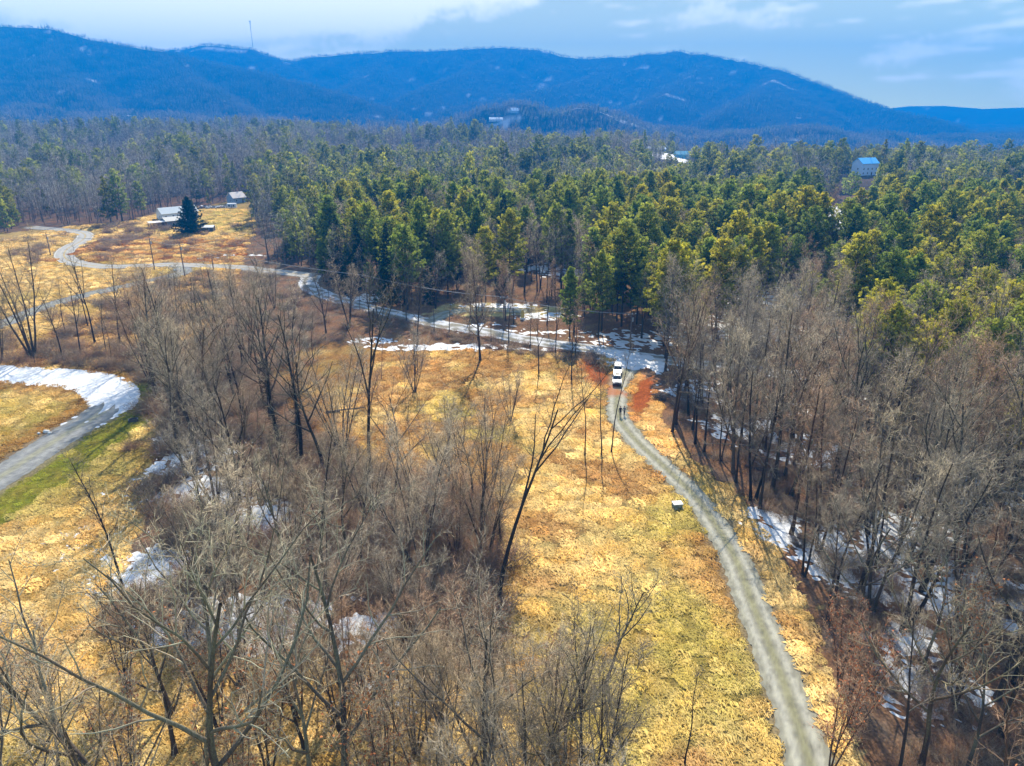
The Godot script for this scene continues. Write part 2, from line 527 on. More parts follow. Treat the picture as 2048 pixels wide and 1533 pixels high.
# ---------------------------------------------------------------- ground, roads, snow
func build_ground() -> void:
	var rows := PackedFloat32Array([-420, -160, -60, -15, 6])
	for i in ROWS:
		rows.append(D0 * exp(i * STEP))
	var extra := rows.size() - ROWS
	var mb := MB.new()
	var total := rows.size() * COLS
	mb.v.resize(total)
	mb.n.resize(total)
	mb.c.resize(total)
	grid_h.resize(ROWS * COLS)
	for i in rows.size():
		var d := rows[i]
		var half := maxf(d, D0) * 0.95 + 45.0
		if d < 0: half += -d * 0.6
		for j in COLS:
			var x := (j / float(COLS - 1) * 2.0 - 1.0) * half
			var h := height(x, -d)
			mb.v[i * COLS + j] = Vector3(x, h, -d)
			if i >= extra:
				grid_h[(i - extra) * COLS + j] = h
	for i in rows.size():
		for j in COLS:
			var k := i * COLS + j
			var e := mb.v[k + (1 if j < COLS - 1 else 0)] - mb.v[k - (1 if j > 0 else 0)]
			var u := mb.v[k + (COLS if i < rows.size() - 1 else 0)] - mb.v[k - (COLS if i > 0 else 0)]
			mb.n[k] = e.cross(u).normalized()
			if mb.n[k].y < 0: mb.n[k] = -mb.n[k]
			mb.c[k] = ground_color(mb.v[k])
	var ix := PackedInt32Array()
	ix.resize((rows.size() - 1) * (COLS - 1) * 6)
	var at := 0
	for i in rows.size() - 1:
		for j in COLS - 1:
			var k := i * COLS + j
			ix[at] = k
			ix[at + 1] = k + COLS
			ix[at + 2] = k + COLS + 1
			ix[at + 3] = k
			ix[at + 4] = k + COLS + 1
			ix[at + 5] = k + 1
			at += 6
	mb.ix = ix
	var m := paint(1.0, 0.1)
	m.albedo_texture = noise_tex(0.02, 0.62, 1.0, 3)
	m.uv1_triplanar = true
	m.uv1_world_triplanar = true
	m.uv1_scale = Vector3.ONE * 0.21
	m.detail_enabled = true
	m.detail_albedo = noise_tex(0.012, 0.8, 1.0, 8)
	m.detail_blend_mode = BaseMaterial3D.BLEND_MODE_MUL
	m.detail_uv_layer = BaseMaterial3D.DETAIL_UV_2
	m.uv2_triplanar = true
	m.uv2_world_triplanar = true
	m.uv2_scale = Vector3.ONE * 0.031
	structure("ground", mb, m, "golden winter fields, leaf strewn woodland floor and wooded mountain slopes")


func ground_color(p: Vector3) -> Color:
	var x := p.x
	var d := -p.z
	var c: Color
	if d < 460.0:
		var q := Vector2(x + n_mid.get_noise_2d(x * 2.3, p.z * 2.3) * 3.5, p.z + n_mid.get_noise_2d(x * 2.3 + 90, p.z * 2.3) * 3.5)
		var f := in_field(q)
		var b := n_mid.get_noise_2d(x * 2.6, p.z * 2.6)
		if f > 0:
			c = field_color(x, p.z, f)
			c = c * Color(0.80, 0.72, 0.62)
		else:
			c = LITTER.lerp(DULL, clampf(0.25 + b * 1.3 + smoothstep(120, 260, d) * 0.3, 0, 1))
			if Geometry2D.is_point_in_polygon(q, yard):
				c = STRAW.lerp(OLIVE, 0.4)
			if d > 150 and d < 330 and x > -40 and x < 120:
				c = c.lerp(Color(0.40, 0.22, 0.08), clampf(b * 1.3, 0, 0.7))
		var e := to_road(x, p.z)
		if e < 1.2:
			c = c.lerp(Color(0.30, 0.25, 0.17), smoothstep(1.2, 0.1, e + b * 0.7) * 0.75)
		return c * (1.0 + 0.25 * n_fine.get_noise_2d(x * 2.0, p.z * 2.0))
	var a := n_mid.get_noise_2d(x * 0.2, p.z * 0.2)
	c = DULL.lerp(Color(0.075, 0.065, 0.055), clampf(0.5 + a, 0, 1))
	var s := far_snow(x, p.z)
	if d > 1500.0:
		c = Color(0.028, 0.028, 0.026).lerp(Color(0.045, 0.04, 0.034), clampf(0.5 + a * 1.4, 0, 1))
		s = maxf(s, mountain_snow(x, p.z, p.y))
	return c.lerp(Color(0.82, 0.84, 0.87), s)


func ribbon(line: PackedVector2Array, half: float, lift: float, across: int, paint_at: Callable, ragged := 0.0, wide_at := Vector2.INF) -> MB:
	var mb := MB.new()
	var m := line.size()
	for i in m:
		var t := (line[mini(i + 1, m - 1)] - line[maxi(i - 1, 0)]).normalized()
		var s := Vector2(-t.y, t.x)
		for j in across + 1:
			var o := j / float(across) * 2.0 - 1.0
			var w := half
			if wide_at != Vector2.INF: w += 0.7 * exp(-line[i].distance_squared_to(wide_at) / 240.0)
			if ragged > 0.0 and (j == 0 or j == across):
				w += ragged * n_fine.get_noise_2d(line[i].x * 3.0 + j * 17.0, line[i].y * 3.0)
			var p := line[i] + s * o * w
			var drop := 0.03 if (j == 0 or j == across) else 0.0
			mb.v.append(Vector3(p.x, land(p.x, p.y) + lift - drop, p.y))
			mb.n.append(Vector3.UP)
			mb.c.append(paint_at.call(o, p))
	for i in m - 1:
		for j in across:
			var k := i * (across + 1) + j
			var a := [k, k + across + 1, k + across + 2, k + 1]
			var nn: Vector3 = (mb.v[a[2]] - mb.v[a[0]]).cross(mb.v[a[1]] - mb.v[a[0]])
			if nn.y > 0:
				mb.ix.append_array([a[0], a[1], a[2], a[0], a[2], a[3]])
			else:
				mb.ix.append_array([a[0], a[2], a[1], a[0], a[3], a[2]])
	return mb


func gravel(base: Color, rut: Color, mid: Color, o: float, p: Vector2) -> Color:
	var n := n_fine.get_noise_2d(p.x * 2.2, p.y * 2.2) * 0.7 + n_fine.get_noise_2d(p.x * 8.0, p.y * 8.0) * 0.8
	var c := base.lerp(rut, clampf(exp(-pow((absf(o) - 0.50) / 0.18, 2.0)) * 1.2 + n * 0.3, 0, 1))
	c = c.lerp(mid, clampf(exp(-pow(o / 0.2, 2.0)) * 0.9 + n * 0.3, 0, 0.8))
	return c * (1.0 + n * 0.4)


func build_roads() -> void:
	var m := paint(0.95, 0.2)
	m.albedo_texture = noise_tex(0.09, 0.62, 1.0, 21)
	m.uv1_triplanar = true
	m.uv1_world_triplanar = true
	m.uv1_scale = Vector3.ONE * 0.5
	var g1 := func(o: float, p: Vector2) -> Color:
		var c := gravel(Color(0.33, 0.32, 0.25), Color(0.50, 0.49, 0.41), Color(0.31, 0.30, 0.17), o, p)
		var red := n_mid.get_noise_2d(p.x * 2.2, p.y * 2.2)
		return c.lerp(Color(0.52, 0.18, 0.06), clampf(exp(-pow((p.y + 127.5) / 4.0, 2.0)) * (0.6 + red * 2.2), 0, 0.8))
	structure("road", ribbon(smooth_line(drive, 0.35), 1.95, 0.05, 22, g1, 0.5), m, "pale grey gravel drive running from the snowy road down to the bottom edge")
	var g2 := func(o: float, p: Vector2) -> Color:
		return gravel(Color(0.26, 0.265, 0.26), Color(0.34, 0.345, 0.34), Color(0.36, 0.35, 0.24), o, p)
	structure("road", ribbon(smooth_line(loop, 0.4), 3.1, 0.05, 22, g2, 0.4, Vector2(-84, -130)), m, "grey gravel road curving round the grass bend beside the green verge")
	structure("road", ribbon(smooth_line(upper, 1.0), 2.7, 0.06, 6, g2, 0.6), m, "narrow grey lane climbing from the field to the hairpin below the highway")
	var tar := func(o: float, p: Vector2) -> Color:
		return Color(0.50, 0.48, 0.44) * (1.0 + 0.12 * n_fine.get_noise_2d(p.x, p.y)) * (1.0 - 0.08 * cos(o * 9.0))
	var hl := smooth_line(highway, 1.2)
	var hw := structure("road", ribbon(hl, 3.3, 0.09, 6, tar), m, "pale asphalt highway bending in an S past the fields to the house")
	var white := func(_o: float, _p: Vector2) -> Color: return Color(0.75, 0.74, 0.70)
	var yellow := func(_o: float, _p: Vector2) -> Color: return Color(0.62, 0.42, 0.06)
	for s in [-1.0, 1.0]:
		part("edge_line", ribbon(offset_line(hl, s * 2.95), 0.09, 0.13, 1, white), m, hw)
		part("centre_line", ribbon(offset_line(hl, s * 0.13), 0.07, 0.13, 1, yellow), m, hw)
	var wet := func(o: float, p: Vector2) -> Color:
		var n := n_fine.get_noise_2d(p.x * 0.9, p.y * 0.9)
		return Color(0.30, 0.28, 0.22).lerp(Color(0.72, 0.74, 0.78), smoothstep(0.15, 0.45, absf(absf(o) - 0.45) * 0.9 + n * 0.6 + 0.08))
	structure("road", ribbon(smooth_line(back_road, 0.9), 2.9, 0.07, 12, wet, 0.8), m, "snow streaked road running along the front of the pine belt")
	structure("road", ribbon(smooth_line(yard_drive, 0.9), 2.0, 0.06, 6, g1, 0.5), m, "short pale drive turning off the snowy road into the pines")


func offset_line(line: PackedVector2Array, by: float) -> PackedVector2Array:
	var out := PackedVector2Array()
	for i in line.size():
		var t := (line[mini(i + 1, line.size() - 1)] - line[maxi(i - 1, 0)]).normalized()
		out.append(line[i] + Vector2(-t.y, t.x) * by)
	return out


func snow_sheet(x0: float, x1: float, z0: float, z1: float, cell: float, amount: Callable, mb: MB, most := 0.12, lift := 0.0) -> void:
	var nx := int((x1 - x0) / cell) + 1
	var nz := int((z1 - z0) / cell) + 1
	var amt := PackedFloat32Array()
	amt.resize(nx * nz)
	var id := PackedInt32Array()
	id.resize(nx * nz)
	id.fill(-1)
	for j in nz:
		for i in nx:
			amt[j * nx + i] = amount.call(x0 + i * cell, z0 + j * cell)
	for j in nz - 1:
		for i in nx - 1:
			var k := j * nx + i
			if maxf(maxf(amt[k], amt[k + 1]), maxf(amt[k + nx], amt[k + nx + 1])) <= 0.0:
				continue
			for q in [k, k + 1, k + nx, k + nx + 1]:
				if id[q] < 0:
					var x: float = x0 + (q % nx) * cell
					var z: float = z0 + (q / nx) * cell
					id[q] = mb.v.size()
					mb.v.append(Vector3(x, land(x, z) + lift + clampf(amt[q] * 0.35, -0.12, most), z))
					mb.n.append((Vector3.UP + Vector3(n_fine.get_noise_2d(x * 5, z * 5), 0, n_fine.get_noise_2d(x * 5 + 40, z * 5)) * 0.5).normalized())
					mb.c.append(Color(0.52, 0.54, 0.57) * (1.0 + 0.2 * n_fine.get_noise_2d(x * 1.5, z * 1.5)))
			mb.ix.append_array([id[k], id[k + 1], id[k + nx + 1], id[k], id[k + nx + 1], id[k + nx]])


func build_snow() -> void:
	M.snow = paint(0.7, 0.4)
	var mb := MB.new()
	for s in snow_spots:
		var big: float = 0.45 if s[1] > -130 else 0.7
		snow_sheet(s[0] - s[2] * 1.5, s[0] + s[2] * 1.5, s[1] - s[3] * 1.5, s[1] + s[3] * 1.5, big, func(x: float, z: float) -> float:
			return snow_amount(x, z, s) - (0.5 if to_road(x, z) < 0.6 else 0.0), mb)
	var o := part("snow", mb, M.snow, self)
	tag(o, "patches of melting snow under the trees and along the road", "snow", "", "stuff")
	# the whole snow on the bend of the grey road, with wheel tracks in it
	mb = MB.new()
	var bend := smooth_line(loop, 1.0)
	snow_sheet(-132, -66, -143, -110, 0.35, func(x: float, z: float) -> float:
		var p := Vector2(x, z)
		var g := line_gap(p, bend)
		var k := smoothstep(-116.0, -125.0, z - (x + 74.0) * 0.35) * 1.2 - 0.30 + smoothstep(4.7, 3.2, g) * 0.6 - 0.35 + n_fine.get_noise_2d(x, z) * 0.35
		if g > 4.8: return -1.0
		var rut := exp(-pow((g - 1.1) / 0.5, 2.0)) + exp(-pow((g - 2.3) / 0.4, 2.0)) * 0.6
		return k - rut * smoothstep(-133.0, -121.0, z) * 0.75, mb, 0.10, 0.045)
	tag(part("snow", mb, M.snow, self), "sheet of white snow lying over the bend of the grey gravel road", "snow", "", "stuff")
	mb = MB.new()
	snow_sheet(12, 46, -158, -129, 0.4, func(x: float, z: float) -> float:
		var k := 0.75 - pow((x - 25.5 - (z + 145.0) * 0.5) / 7.5, 2.0) - pow((z + 146.0) / 9.0, 2.0) + n_fine.get_noise_2d(x, z) * 0.7
		return k - 0.5 * exp(-pow((x - 27.0 - (z + 140.0) * 0.2) / 2.0, 2.0)) * smoothstep(-148, -138, z), mb, 0.08, 0.06)
	tag(part("snow", mb, M.snow, self), "trodden snow on the mouth of the gravel drive round the vehicles", "snow", "", "stuff")
	mb = MB.new()
	for s in far_white:
		if s[1] > -1000:
			snow_sheet(s[0] - s[2], s[0] + s[2], s[1] - s[3], s[1] + s[3], 2.5, func(x: float, z: float) -> float: return far_snow(x, z) - 0.2, mb, 0.3)
	tag(part("snow", mb, M.snow, self), "snow covered clearings round the far houses", "snow", "", "stuff")


# ---------------------------------------------------------------- trees
func rv(r: RandomNumberGenerator) -> Vector3:
	return Vector3(r.randf_range(-1, 1), r.randf_range(-1, 1), r.randf_range(-1, 1))


func along(pts: PackedVector3Array, t: float) -> Vector3:
	var f := clampf(t, 0, 0.999) * (pts.size() - 1)
	var i := int(f)
	return pts[i].lerp(pts[i + 1], f - i)


# S: num, len (share of parent), angle, t0 (where children start), wobble, rise per level; twigs
func limb(tb: MB, cb: MB, p: Vector3, d: Vector3, length: float, r: float, lv: int, S: Dictionary, rng: RandomNumberGenerator) -> void:
	var seg: int = [9, 6, 4, 3][lv]
	var sides: int = [9, 5, 4, 3][lv]
	var pts := PackedVector3Array()
	var rad := PackedFloat32Array()
	var dir := d
	var q := p
	var taper: float = S.taper[lv]
	var wob: float = S.wob[lv]
	var up: float = S.up[lv]
	for i in seg + 1:
		pts.append(q)
		rad.append(maxf(r * lerpf(1.0, taper, pow(i / float(seg), 0.8)), 0.009))
		dir = (dir + rv(rng) * wob + Vector3.UP * up).normalized()
		q += dir * length / seg
	var col: Color = S.bark.lerp(S.twig, lv / 3.0) * rng.randf_range(0.8, 1.15)
	(tb if lv == 0 or (lv == 1 and S.limbs_on_trunk) else cb).tube(pts, rad, sides, col, 0.5 if lv == 0 and S.flare else 0.0)
	if lv == 2:
		var cnt: int = S.num[2]
		for k in cnt:
			var t := lerpf(0.12, 1.0, (k + rng.randf()) / cnt)
			var a := along(pts, t)
			var side := (rv(rng)).cross(dir).normalized()
			var td: Vector3 = (dir * 0.75 + side * S.tspread + Vector3.UP * S.up[3] + rv(rng) * 0.2).normalized()
			var tl: float = S.twig_len * rng.randf_range(0.5, 1.25)
			var tcol: Color = S.twig * (rng.randf_range(0.35, 1.0) if rng.randf() < 0.6 else rng.randf_range(1.0, 1.9))
			var e: Vector3 = a + td * tl
			cb.spike(a, e, S.twig_r, tcol)
			for s in int(S.sub):
				var b := a.lerp(e, rng.randf_range(0.25, 0.9))
				var sd: Vector3 = (td + rv(rng) * 0.85 + Vector3.UP * 0.15).normalized()
				cb.spike(b, b + sd * tl * rng.randf_range(0.3, 0.6), S.twig_r * 0.75, tcol)
		return
	var n: int = S.num[lv]
	var t0: float = S.t0[lv]
	var az := rng.randf() * TAU
	for k in n:
		var f := (k + rng.randf_range(0.15, 0.85)) / n
		var t := lerpf(t0, 1.0, f)
		var a := along(pts, t)
		var pd := (along(pts, minf(t + 0.08, 0.999)) - along(pts, t - 0.05)).normalized()
		az += 2.4 + rng.randf_range(-0.5, 0.5)
		var o := pd.cross(Vector3(0.17, 0.35, 0.92)).normalized()
		var side := o.rotated(pd, az)
		var ang := deg_to_rad(S.angle[lv] * rng.randf_range(0.7, 1.25))
		if lv == 0: ang *= lerpf(1.15, 0.6, f)
		var cd := (pd * cos(ang) + side * sin(ang)).normalized()
		var ll: float = length * S.len[lv] * rng.randf_range(0.7, 1.2) * lerpf(1.0, S.tip[lv], f)
		var cr := minf(lerpf(r, r * taper, t) * S.rr[lv], ll * 0.035 + 0.01)
		limb(tb, cb, a, cd, ll, cr, lv + 1, S, rng)


func spec(over: Dictionary) -> Dictionary:
	var s := {
		"H": 22.0, "r": 0.22, "stems": 1, "fan": 0.0, "num": [18, 8, 9], "len": [0.30, 0.36], "angle": [58.0, 52.0], "t0": [0.36, 0.2], "tip": [0.45, 0.6], "rr": [0.55, 0.6],
		"taper": [0.22, 0.3, 0.35, 0.4], "wob": [0.06, 0.20, 0.27, 0.2], "up": [0.02, 0.09, 0.05, 0.14], "tspread": 0.95, "twig_len": 0.85, "twig_r": 0.010, "sub": 3,
		"bark": Color(0.125, 0.10, 0.082), "twig": Color(0.31, 0.26, 0.19), "limbs_on_trunk": false, "flare": true, "vine": 0, "leaf": 0, "lean": 0.0, "lichen": 0.0,
	}
	s.merge(over, true)
	return s


func grow(S: Dictionary, seed_: int) -> Array:
	var rng := RandomNumberGenerator.new()
	rng.seed = seed_
	var tb := MB.new()
	var cb := MB.new()
	for k in int(S.stems):
		var a: float = TAU * k / S.stems + rng.randf_range(-0.4, 0.4)
		var fan: float = S.fan * rng.randf_range(0.6, 1.2)
		var d := Vector3(cos(a) * fan + S.lean, 1.0, sin(a) * fan).normalized()
		var h: float = S.H * (1.0 if S.stems == 1 else rng.randf_range(0.75, 1.0))
		limb(tb, cb, Vector3(cos(a), 0, sin(a)) * (0.0 if S.stems == 1 else S.r * 1.2) + Vector3(0, -0.3, 0), d, h, S.r, 0, S, rng)
	if S.vine > 0:   # a coat of creeper round the lower trunk
		for k in int(S.vine):
			var y := rng.randf_range(0.3, S.H * 0.62)
			var a := rng.randf() * TAU
			var rr: float = S.r * 0.9
			var p := Vector3(cos(a) * rr + S.lean * y, y, sin(a) * rr)
			var dd := Vector3(cos(a + rng.randf_range(-1.2, 1.2)), rng.randf_range(-0.9, 0.5), sin(a + rng.randf_range(-1.2, 1.2)))
			var vc := Color(0.085, 0.07, 0.055) * rng.randf_range(0.6, 1.6)
			cb.spike(p, p + dd * rng.randf_range(0.4, 1.5), 0.022, vc)
	if S.leaf > 0:   # dry leaves that stayed on
		var m := cb.v.size()
		for k in int(S.leaf):
			var p := cb.v[rng.randi() % m] + rv(rng) * 0.1
			var e := rv(rng).normalized() * 0.11
			var f := rv(rng).cross(e).normalized() * 0.06
			var lc := Color(0.32, 0.13, 0.05) * rng.randf_range(0.6, 1.3)
			cb.tri(p, p + e + f, p + e - f, lc)
			cb.tri(p + e * 1.9, p + e - f, p + e + f, lc)
	if S.lichen > 0.0:
		for mb in [tb, cb]:
			for i in mb.c.size():
				if n_fine.get_noise_3dv(mb.v[i] * 2.5) > 0.0:
					mb.c[i] = mb.c[i].lerp(Color(0.33, 0.35, 0.25), S.lichen)
	return [tb.mesh(), cb.mesh()]


func conifer(S: Dictionary, seed_: int) -> Array:
	var rng := RandomNumberGenerator.new()
	rng.seed = seed_
	var tb := MB.new()
	var cb := MB.new()
	var H: float = S.H
	var pts := PackedVector3Array()
	var rad := PackedFloat32Array()
	var q := Vector3(0, -0.3, 0)
	for i in 9:
		pts.append(q)
		rad.append(lerpf(S.r, 0.03, i / 8.0))
		q += (Vector3.UP + rv(rng) * 0.02).normalized() * H / 8.0
	tb.tube(pts, rad, 7, S.bark, 0.3)
	var az := 0.0
	var n: int = S.limbs
	for k in n:
		var f := (k + rng.randf()) / n
		var t := lerpf(S.t0, 0.985, f)
		if rng.randf() < S.gap: continue
		az += 2.4 + rng.randf_range(-0.6, 0.6)
		var y0 := along(pts, t)
		var prof: float
		if S.cone:
			prof = pow(1.0 - f, 0.8) + 0.04
		else:
			prof = (0.5 + 0.5 * sin(PI * clampf(f * 0.8 + 0.14, 0, 1))) * (1.0 - pow(f, 4.0) * 0.62)
		var L: float = S.spread * prof * rng.randf_range(0.65, 1.2)
		var el: float = lerpf(S.el0, S.el1, f) + rng.randf_range(-0.15, 0.15)
		var d := Vector3(cos(az) * cos(el), sin(el), sin(az) * cos(el))
		var bp := PackedVector3Array()
		var br := PackedFloat32Array()
		var p := y0
		var dd := d
		for i in 5:
			bp.append(p)
			br.append(lerpf(0.022 * L + 0.012, 0.012, i / 4.0))
			dd = (dd + Vector3.UP * S.curl + rv(rng) * 0.06).normalized()
			p += dd * L / 4.0
		cb.tube(bp, br, 3, S.bark)
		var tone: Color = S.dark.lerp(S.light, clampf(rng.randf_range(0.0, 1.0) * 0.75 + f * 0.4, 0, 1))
		var tufts := maxi(3, int(S.tufts * prof + 1.5))
		for m in tufts:
			var u := lerpf(S.inner, 1.02, (m + rng.randf()) / tufts)
			var c := along(bp, u)
			var sw := dd.cross(Vector3.UP).normalized() * rng.randf_range(-1, 1) * L * 0.30 * (1.15 - absf(u - 0.55))
			c += sw + Vector3(0, rng.randf_range(-0.1, 0.2) - absf(sw.length()) * S.droop, 0)
			var out := (dd * 0.8 + sw.normalized() * 0.5 + Vector3.UP * 0.55).normalized()
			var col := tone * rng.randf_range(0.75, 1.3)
			var sz: float = S.size * rng.randf_range(0.75, 1.25)
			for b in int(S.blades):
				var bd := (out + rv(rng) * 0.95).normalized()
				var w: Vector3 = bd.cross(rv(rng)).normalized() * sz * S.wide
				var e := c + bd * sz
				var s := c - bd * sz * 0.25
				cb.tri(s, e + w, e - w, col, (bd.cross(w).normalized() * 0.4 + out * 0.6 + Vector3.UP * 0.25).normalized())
	return [tb.mesh(), cb.mesh()]


const BARE_TINTS := [Color(1.0, 1.0, 1.0), Color(1.06, 0.98, 0.86), Color(1.22, 0.93, 0.78), Color(0.58, 0.57, 0.56), Color(1.55, 1.52, 1.42)]
const BARE_WORDS := ["grey", "brown", "reddish", "dark", "pale grey"]
const PINE_TINTS := [Color(1.0, 1.0, 1.0), Color(1.3, 1.12, 0.75), Color(0.62, 0.74, 0.78), Color(1.32, 1.08, 0.6), Color(0.85, 0.95, 0.95)]
const PINE_WORDS := ["mid green", "yellow green", "dark green", "golden green", "blue green"]
var bare_proto := []    # [trunk mesh, crown mesh, height, shape word]
var pine_proto := []
var bark_mats := []
var twig_mats := []
var needle_mats := []
var bare_sites := []    # [Vector2, proto, height, tint, lean, label or ""]
var pine_sites := []


func make_protos() -> void:
	var bark := paint(0.95, 0.2)
	bark.albedo_texture = noise_tex(0.03, 0.5, 1.0, 31, 256)
	bark.uv1_triplanar = true
	bark.uv1_scale = Vector3(1.6, 0.5, 1.6)
	var twig := paint(0.85, 0.3)
	var needle := paint(0.7, 0.3)
	needle.backlight_enabled = true
	needle.backlight = Color(1.0, 1.0, 1.0)
	for t in BARE_TINTS:
		bark_mats.append(tinted(bark, t))
		twig_mats.append(tinted(twig, t))
	for t in PINE_TINTS:
		needle_mats.append(tinted(needle, t))
	M.twig = twig
	M.needle = needle
	M.bark = bark
	var specs := [
		["tall straight", {"H": 22.0, "r": 0.27, "bark": Color(0.10, 0.08, 0.066), "num": [19, 7, 7], "sub": 2, "twig_r": 0.012}],
		["tall slim", {"H": 22.0, "r": 0.21, "bark": Color(0.10, 0.08, 0.066), "sub": 2, "twig_r": 0.012, "num": [15, 6, 7], "len": [0.24, 0.38], "angle": [38.0, 40.0], "t0": [0.42, 0.2]}],
		["spreading", {"H": 17.0, "r": 0.27, "num": [9, 11, 10], "len": [0.62, 0.34], "angle": [40.0, 45.0], "t0": [0.26, 0.25], "tip": [0.6, 0.55], "rr": [0.72, 0.5], "wob": [0.07, 0.17, 0.22, 0.2], "limbs_on_trunk": true}],
		["twin stemmed", {"H": 21.0, "r": 0.19, "stems": 2, "fan": 0.14, "sub": 2, "twig_r": 0.012, "bark": Color(0.10, 0.08, 0.066), "num": [13, 6, 7], "len": [0.30, 0.36]}],
		["creeper clad", {"H": 21.0, "r": 0.30, "num": [12, 8, 9], "len": [0.36, 0.36], "angle": [46.0, 46.0], "t0": [0.42, 0.2], "vine": 1100, "wob": [0.09, 0.17, 0.22, 0.2], "limbs_on_trunk": true, "bark": Color(0.10, 0.085, 0.07)}],
		["crooked", {"H": 18.0, "r": 0.27, "num": [8, 8, 8], "len": [0.52, 0.40], "angle": [42.0, 48.0], "t0": [0.34, 0.25], "tip": [0.6, 0.6], "rr": [0.72, 0.6], "wob": [0.10, 0.22, 0.28, 0.2], "limbs_on_trunk": true, "lichen": 0.45, "twig_len": 0.75, "sub": 2, "twig_r": 0.011}],
		["many stemmed", {"H": 14.0, "r": 0.11, "stems": 6, "fan": 0.34, "num": [9, 6, 8], "len": [0.34, 0.40], "angle": [34.0, 38.0], "t0": [0.28, 0.2], "twig_len": 0.8}],
		["slender", {"H": 16.0, "r": 0.11, "num": [7, 5, 6], "len": [0.20, 0.45], "angle": [35.0, 38.0], "t0": [0.55, 0.2], "twig_len": 0.6, "wob": [0.08, 0.15, 0.2, 0.2], "sub": 1}],
		["leaf hung", {"H": 11.0, "r": 0.07, "stems": 5, "fan": 0.16, "num": [9, 5, 6], "len": [0.24, 0.40], "angle": [34.0, 38.0], "t0": [0.25, 0.2], "twig_len": 0.55, "leaf": 380, "sub": 2}],
		["vase shaped", {"H": 20.0, "r": 0.2, "stems": 5, "fan": 0.24, "num": [12, 7, 8], "len": [0.27, 0.38], "angle": [40.0, 42.0], "t0": [0.3, 0.2], "wob": [0.06, 0.16, 0.2, 0.2]}],
		["forked", {"H": 20.0, "r": 0.25, "num": [5, 9, 9], "len": [0.50, 0.30], "angle": [26.0, 45.0], "t0": [0.45, 0.3], "tip": [0.7, 0.6], "rr": [0.8, 0.45], "limbs_on_trunk": true, "bark": Color(0.09, 0.08, 0.07)}],
		["round crowned", {"H": 20.0, "r": 0.26, "num": [24, 10, 10], "len": [0.34, 0.34], "angle": [48.0, 42.0], "t0": [0.26, 0.2], "tip": [0.5, 0.6]}],
	]
	for i in specs.size():
		for k in 2:
			var S := spec(specs[i][1])
			var m := grow(S, 100 + i * 10 + k)
			bare_proto.append([m[0], m[1], S.H, specs[i][0]])
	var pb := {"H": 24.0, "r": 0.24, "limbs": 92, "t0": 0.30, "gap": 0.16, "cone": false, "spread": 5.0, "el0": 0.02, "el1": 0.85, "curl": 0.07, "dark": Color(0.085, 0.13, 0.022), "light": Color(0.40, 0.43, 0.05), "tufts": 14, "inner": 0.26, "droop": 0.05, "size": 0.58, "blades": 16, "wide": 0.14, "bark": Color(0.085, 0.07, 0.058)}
	var ps := [
		["plumed", {}],
		["broad", {"spread": 6.2, "limbs": 88, "t0": 0.36, "gap": 0.14}],
		["narrow", {"spread": 3.9, "t0": 0.22, "limbs": 100}],
		["ragged", {"gap": 0.30, "spread": 5.8, "t0": 0.42, "limbs": 80, "tufts": 14}],
		["young", {"H": 13.0, "r": 0.14, "t0": 0.08, "spread": 3.0, "limbs": 80, "cone": true, "el0": 0.1}],
		["drooping", {"H": 20.0, "cone": true, "t0": 0.06, "spread": 4.0, "limbs": 120, "el0": -0.25, "el1": 0.4, "curl": -0.02, "size": 0.38, "droop": 0.16, "dark": Color(0.02, 0.042, 0.018), "light": Color(0.05, 0.085, 0.026), "inner": 0.15}],
		["wide dark", {"H": 15.0, "r": 0.3, "cone": true, "t0": 0.03, "spread": 6.6, "limbs": 190, "el0": 0.0, "el1": 0.5, "size": 0.55, "dark": Color(0.012, 0.026, 0.012), "light": Color(0.03, 0.055, 0.018), "inner": 0.2}],
	]
	for i in ps.size():
		for k in 2:
			var S := pb.duplicate()
			S.merge(ps[i][1], true)
			var m := conifer(S, 300 + i * 10 + k)
			pine_proto.append([m[0], m[1], S.H, ps[i][0]])


func place_tree(protos: Array, s: Array, mats: Array, called: String) -> Node3D:
	var pr: Array = protos[s[1]]
	var root: Node3D
	if pr.size() == 4:
		root = Node3D.new()
		part("trunk", pr[0], bark_mats[0], root)
		part("crown", pr[1], mats[0], root)
		pr.append(root)
	else:
		root = pr[4].duplicate()
	root.name = numbered(called)
	add_child(root)
	var k: float = s[2] / pr[2]
	var p: Vector2 = s[0]
	root.transform = site(p, s[1], k, s[4])
	var kids := root.get_children()
	kids[0].material_override = bark_mats[s[3] if mats == twig_mats else 0]
	kids[1].material_override = mats[s[3]]
	return root


func site(p: Vector2, salt: int, k: float, lean: float) -> Transform3D:
	var turn := fposmod(p.x * 12.9898 + p.y * 78.233 + salt, TAU)
	var b := Basis(Vector3.UP, turn).scaled(Vector3(k, k, k))
	if lean != 0.0:
		b = Basis(Vector3(0, 0, 1), -lean) * b
	return Transform3D(b, Vector3(p.x, land(p.x, p.y), p.y))


func wood_edge(z: float) -> float:  # the east side of the drive, where the trees begin
	var pts := [Vector2(29, -30), Vector2(28.8, -43.3), Vector2(31.0, -50.3), Vector2(33.0, -62.1), Vector2(34.0, -76.3), Vector2(33.0, -88.2), Vector2(29.8, -99.1), Vector2(27.6, -111.5), Vector2(31, -124), Vector2(33, -137.9)]
	for i in pts.size() - 1:
		if z <= pts[i].y and z >= pts[i + 1].y:
			return lerpf(pts[i].x, pts[i + 1].x, (pts[i].y - z) / (pts[i].y - pts[i + 1].y))
	return 30.0


func snow_road_z(x: float) -> float:
	var l := back_road
	if x < l[0].x: return -231.0 + (x + 66.0) * 0.3
	for i in l.size() - 1:
		if x <= l[i + 1].x:
			return lerpf(l[i].y, l[i + 1].y, clampf((x - l[i].x) / (l[i + 1].x - l[i].x), 0, 1))
	return -136.0


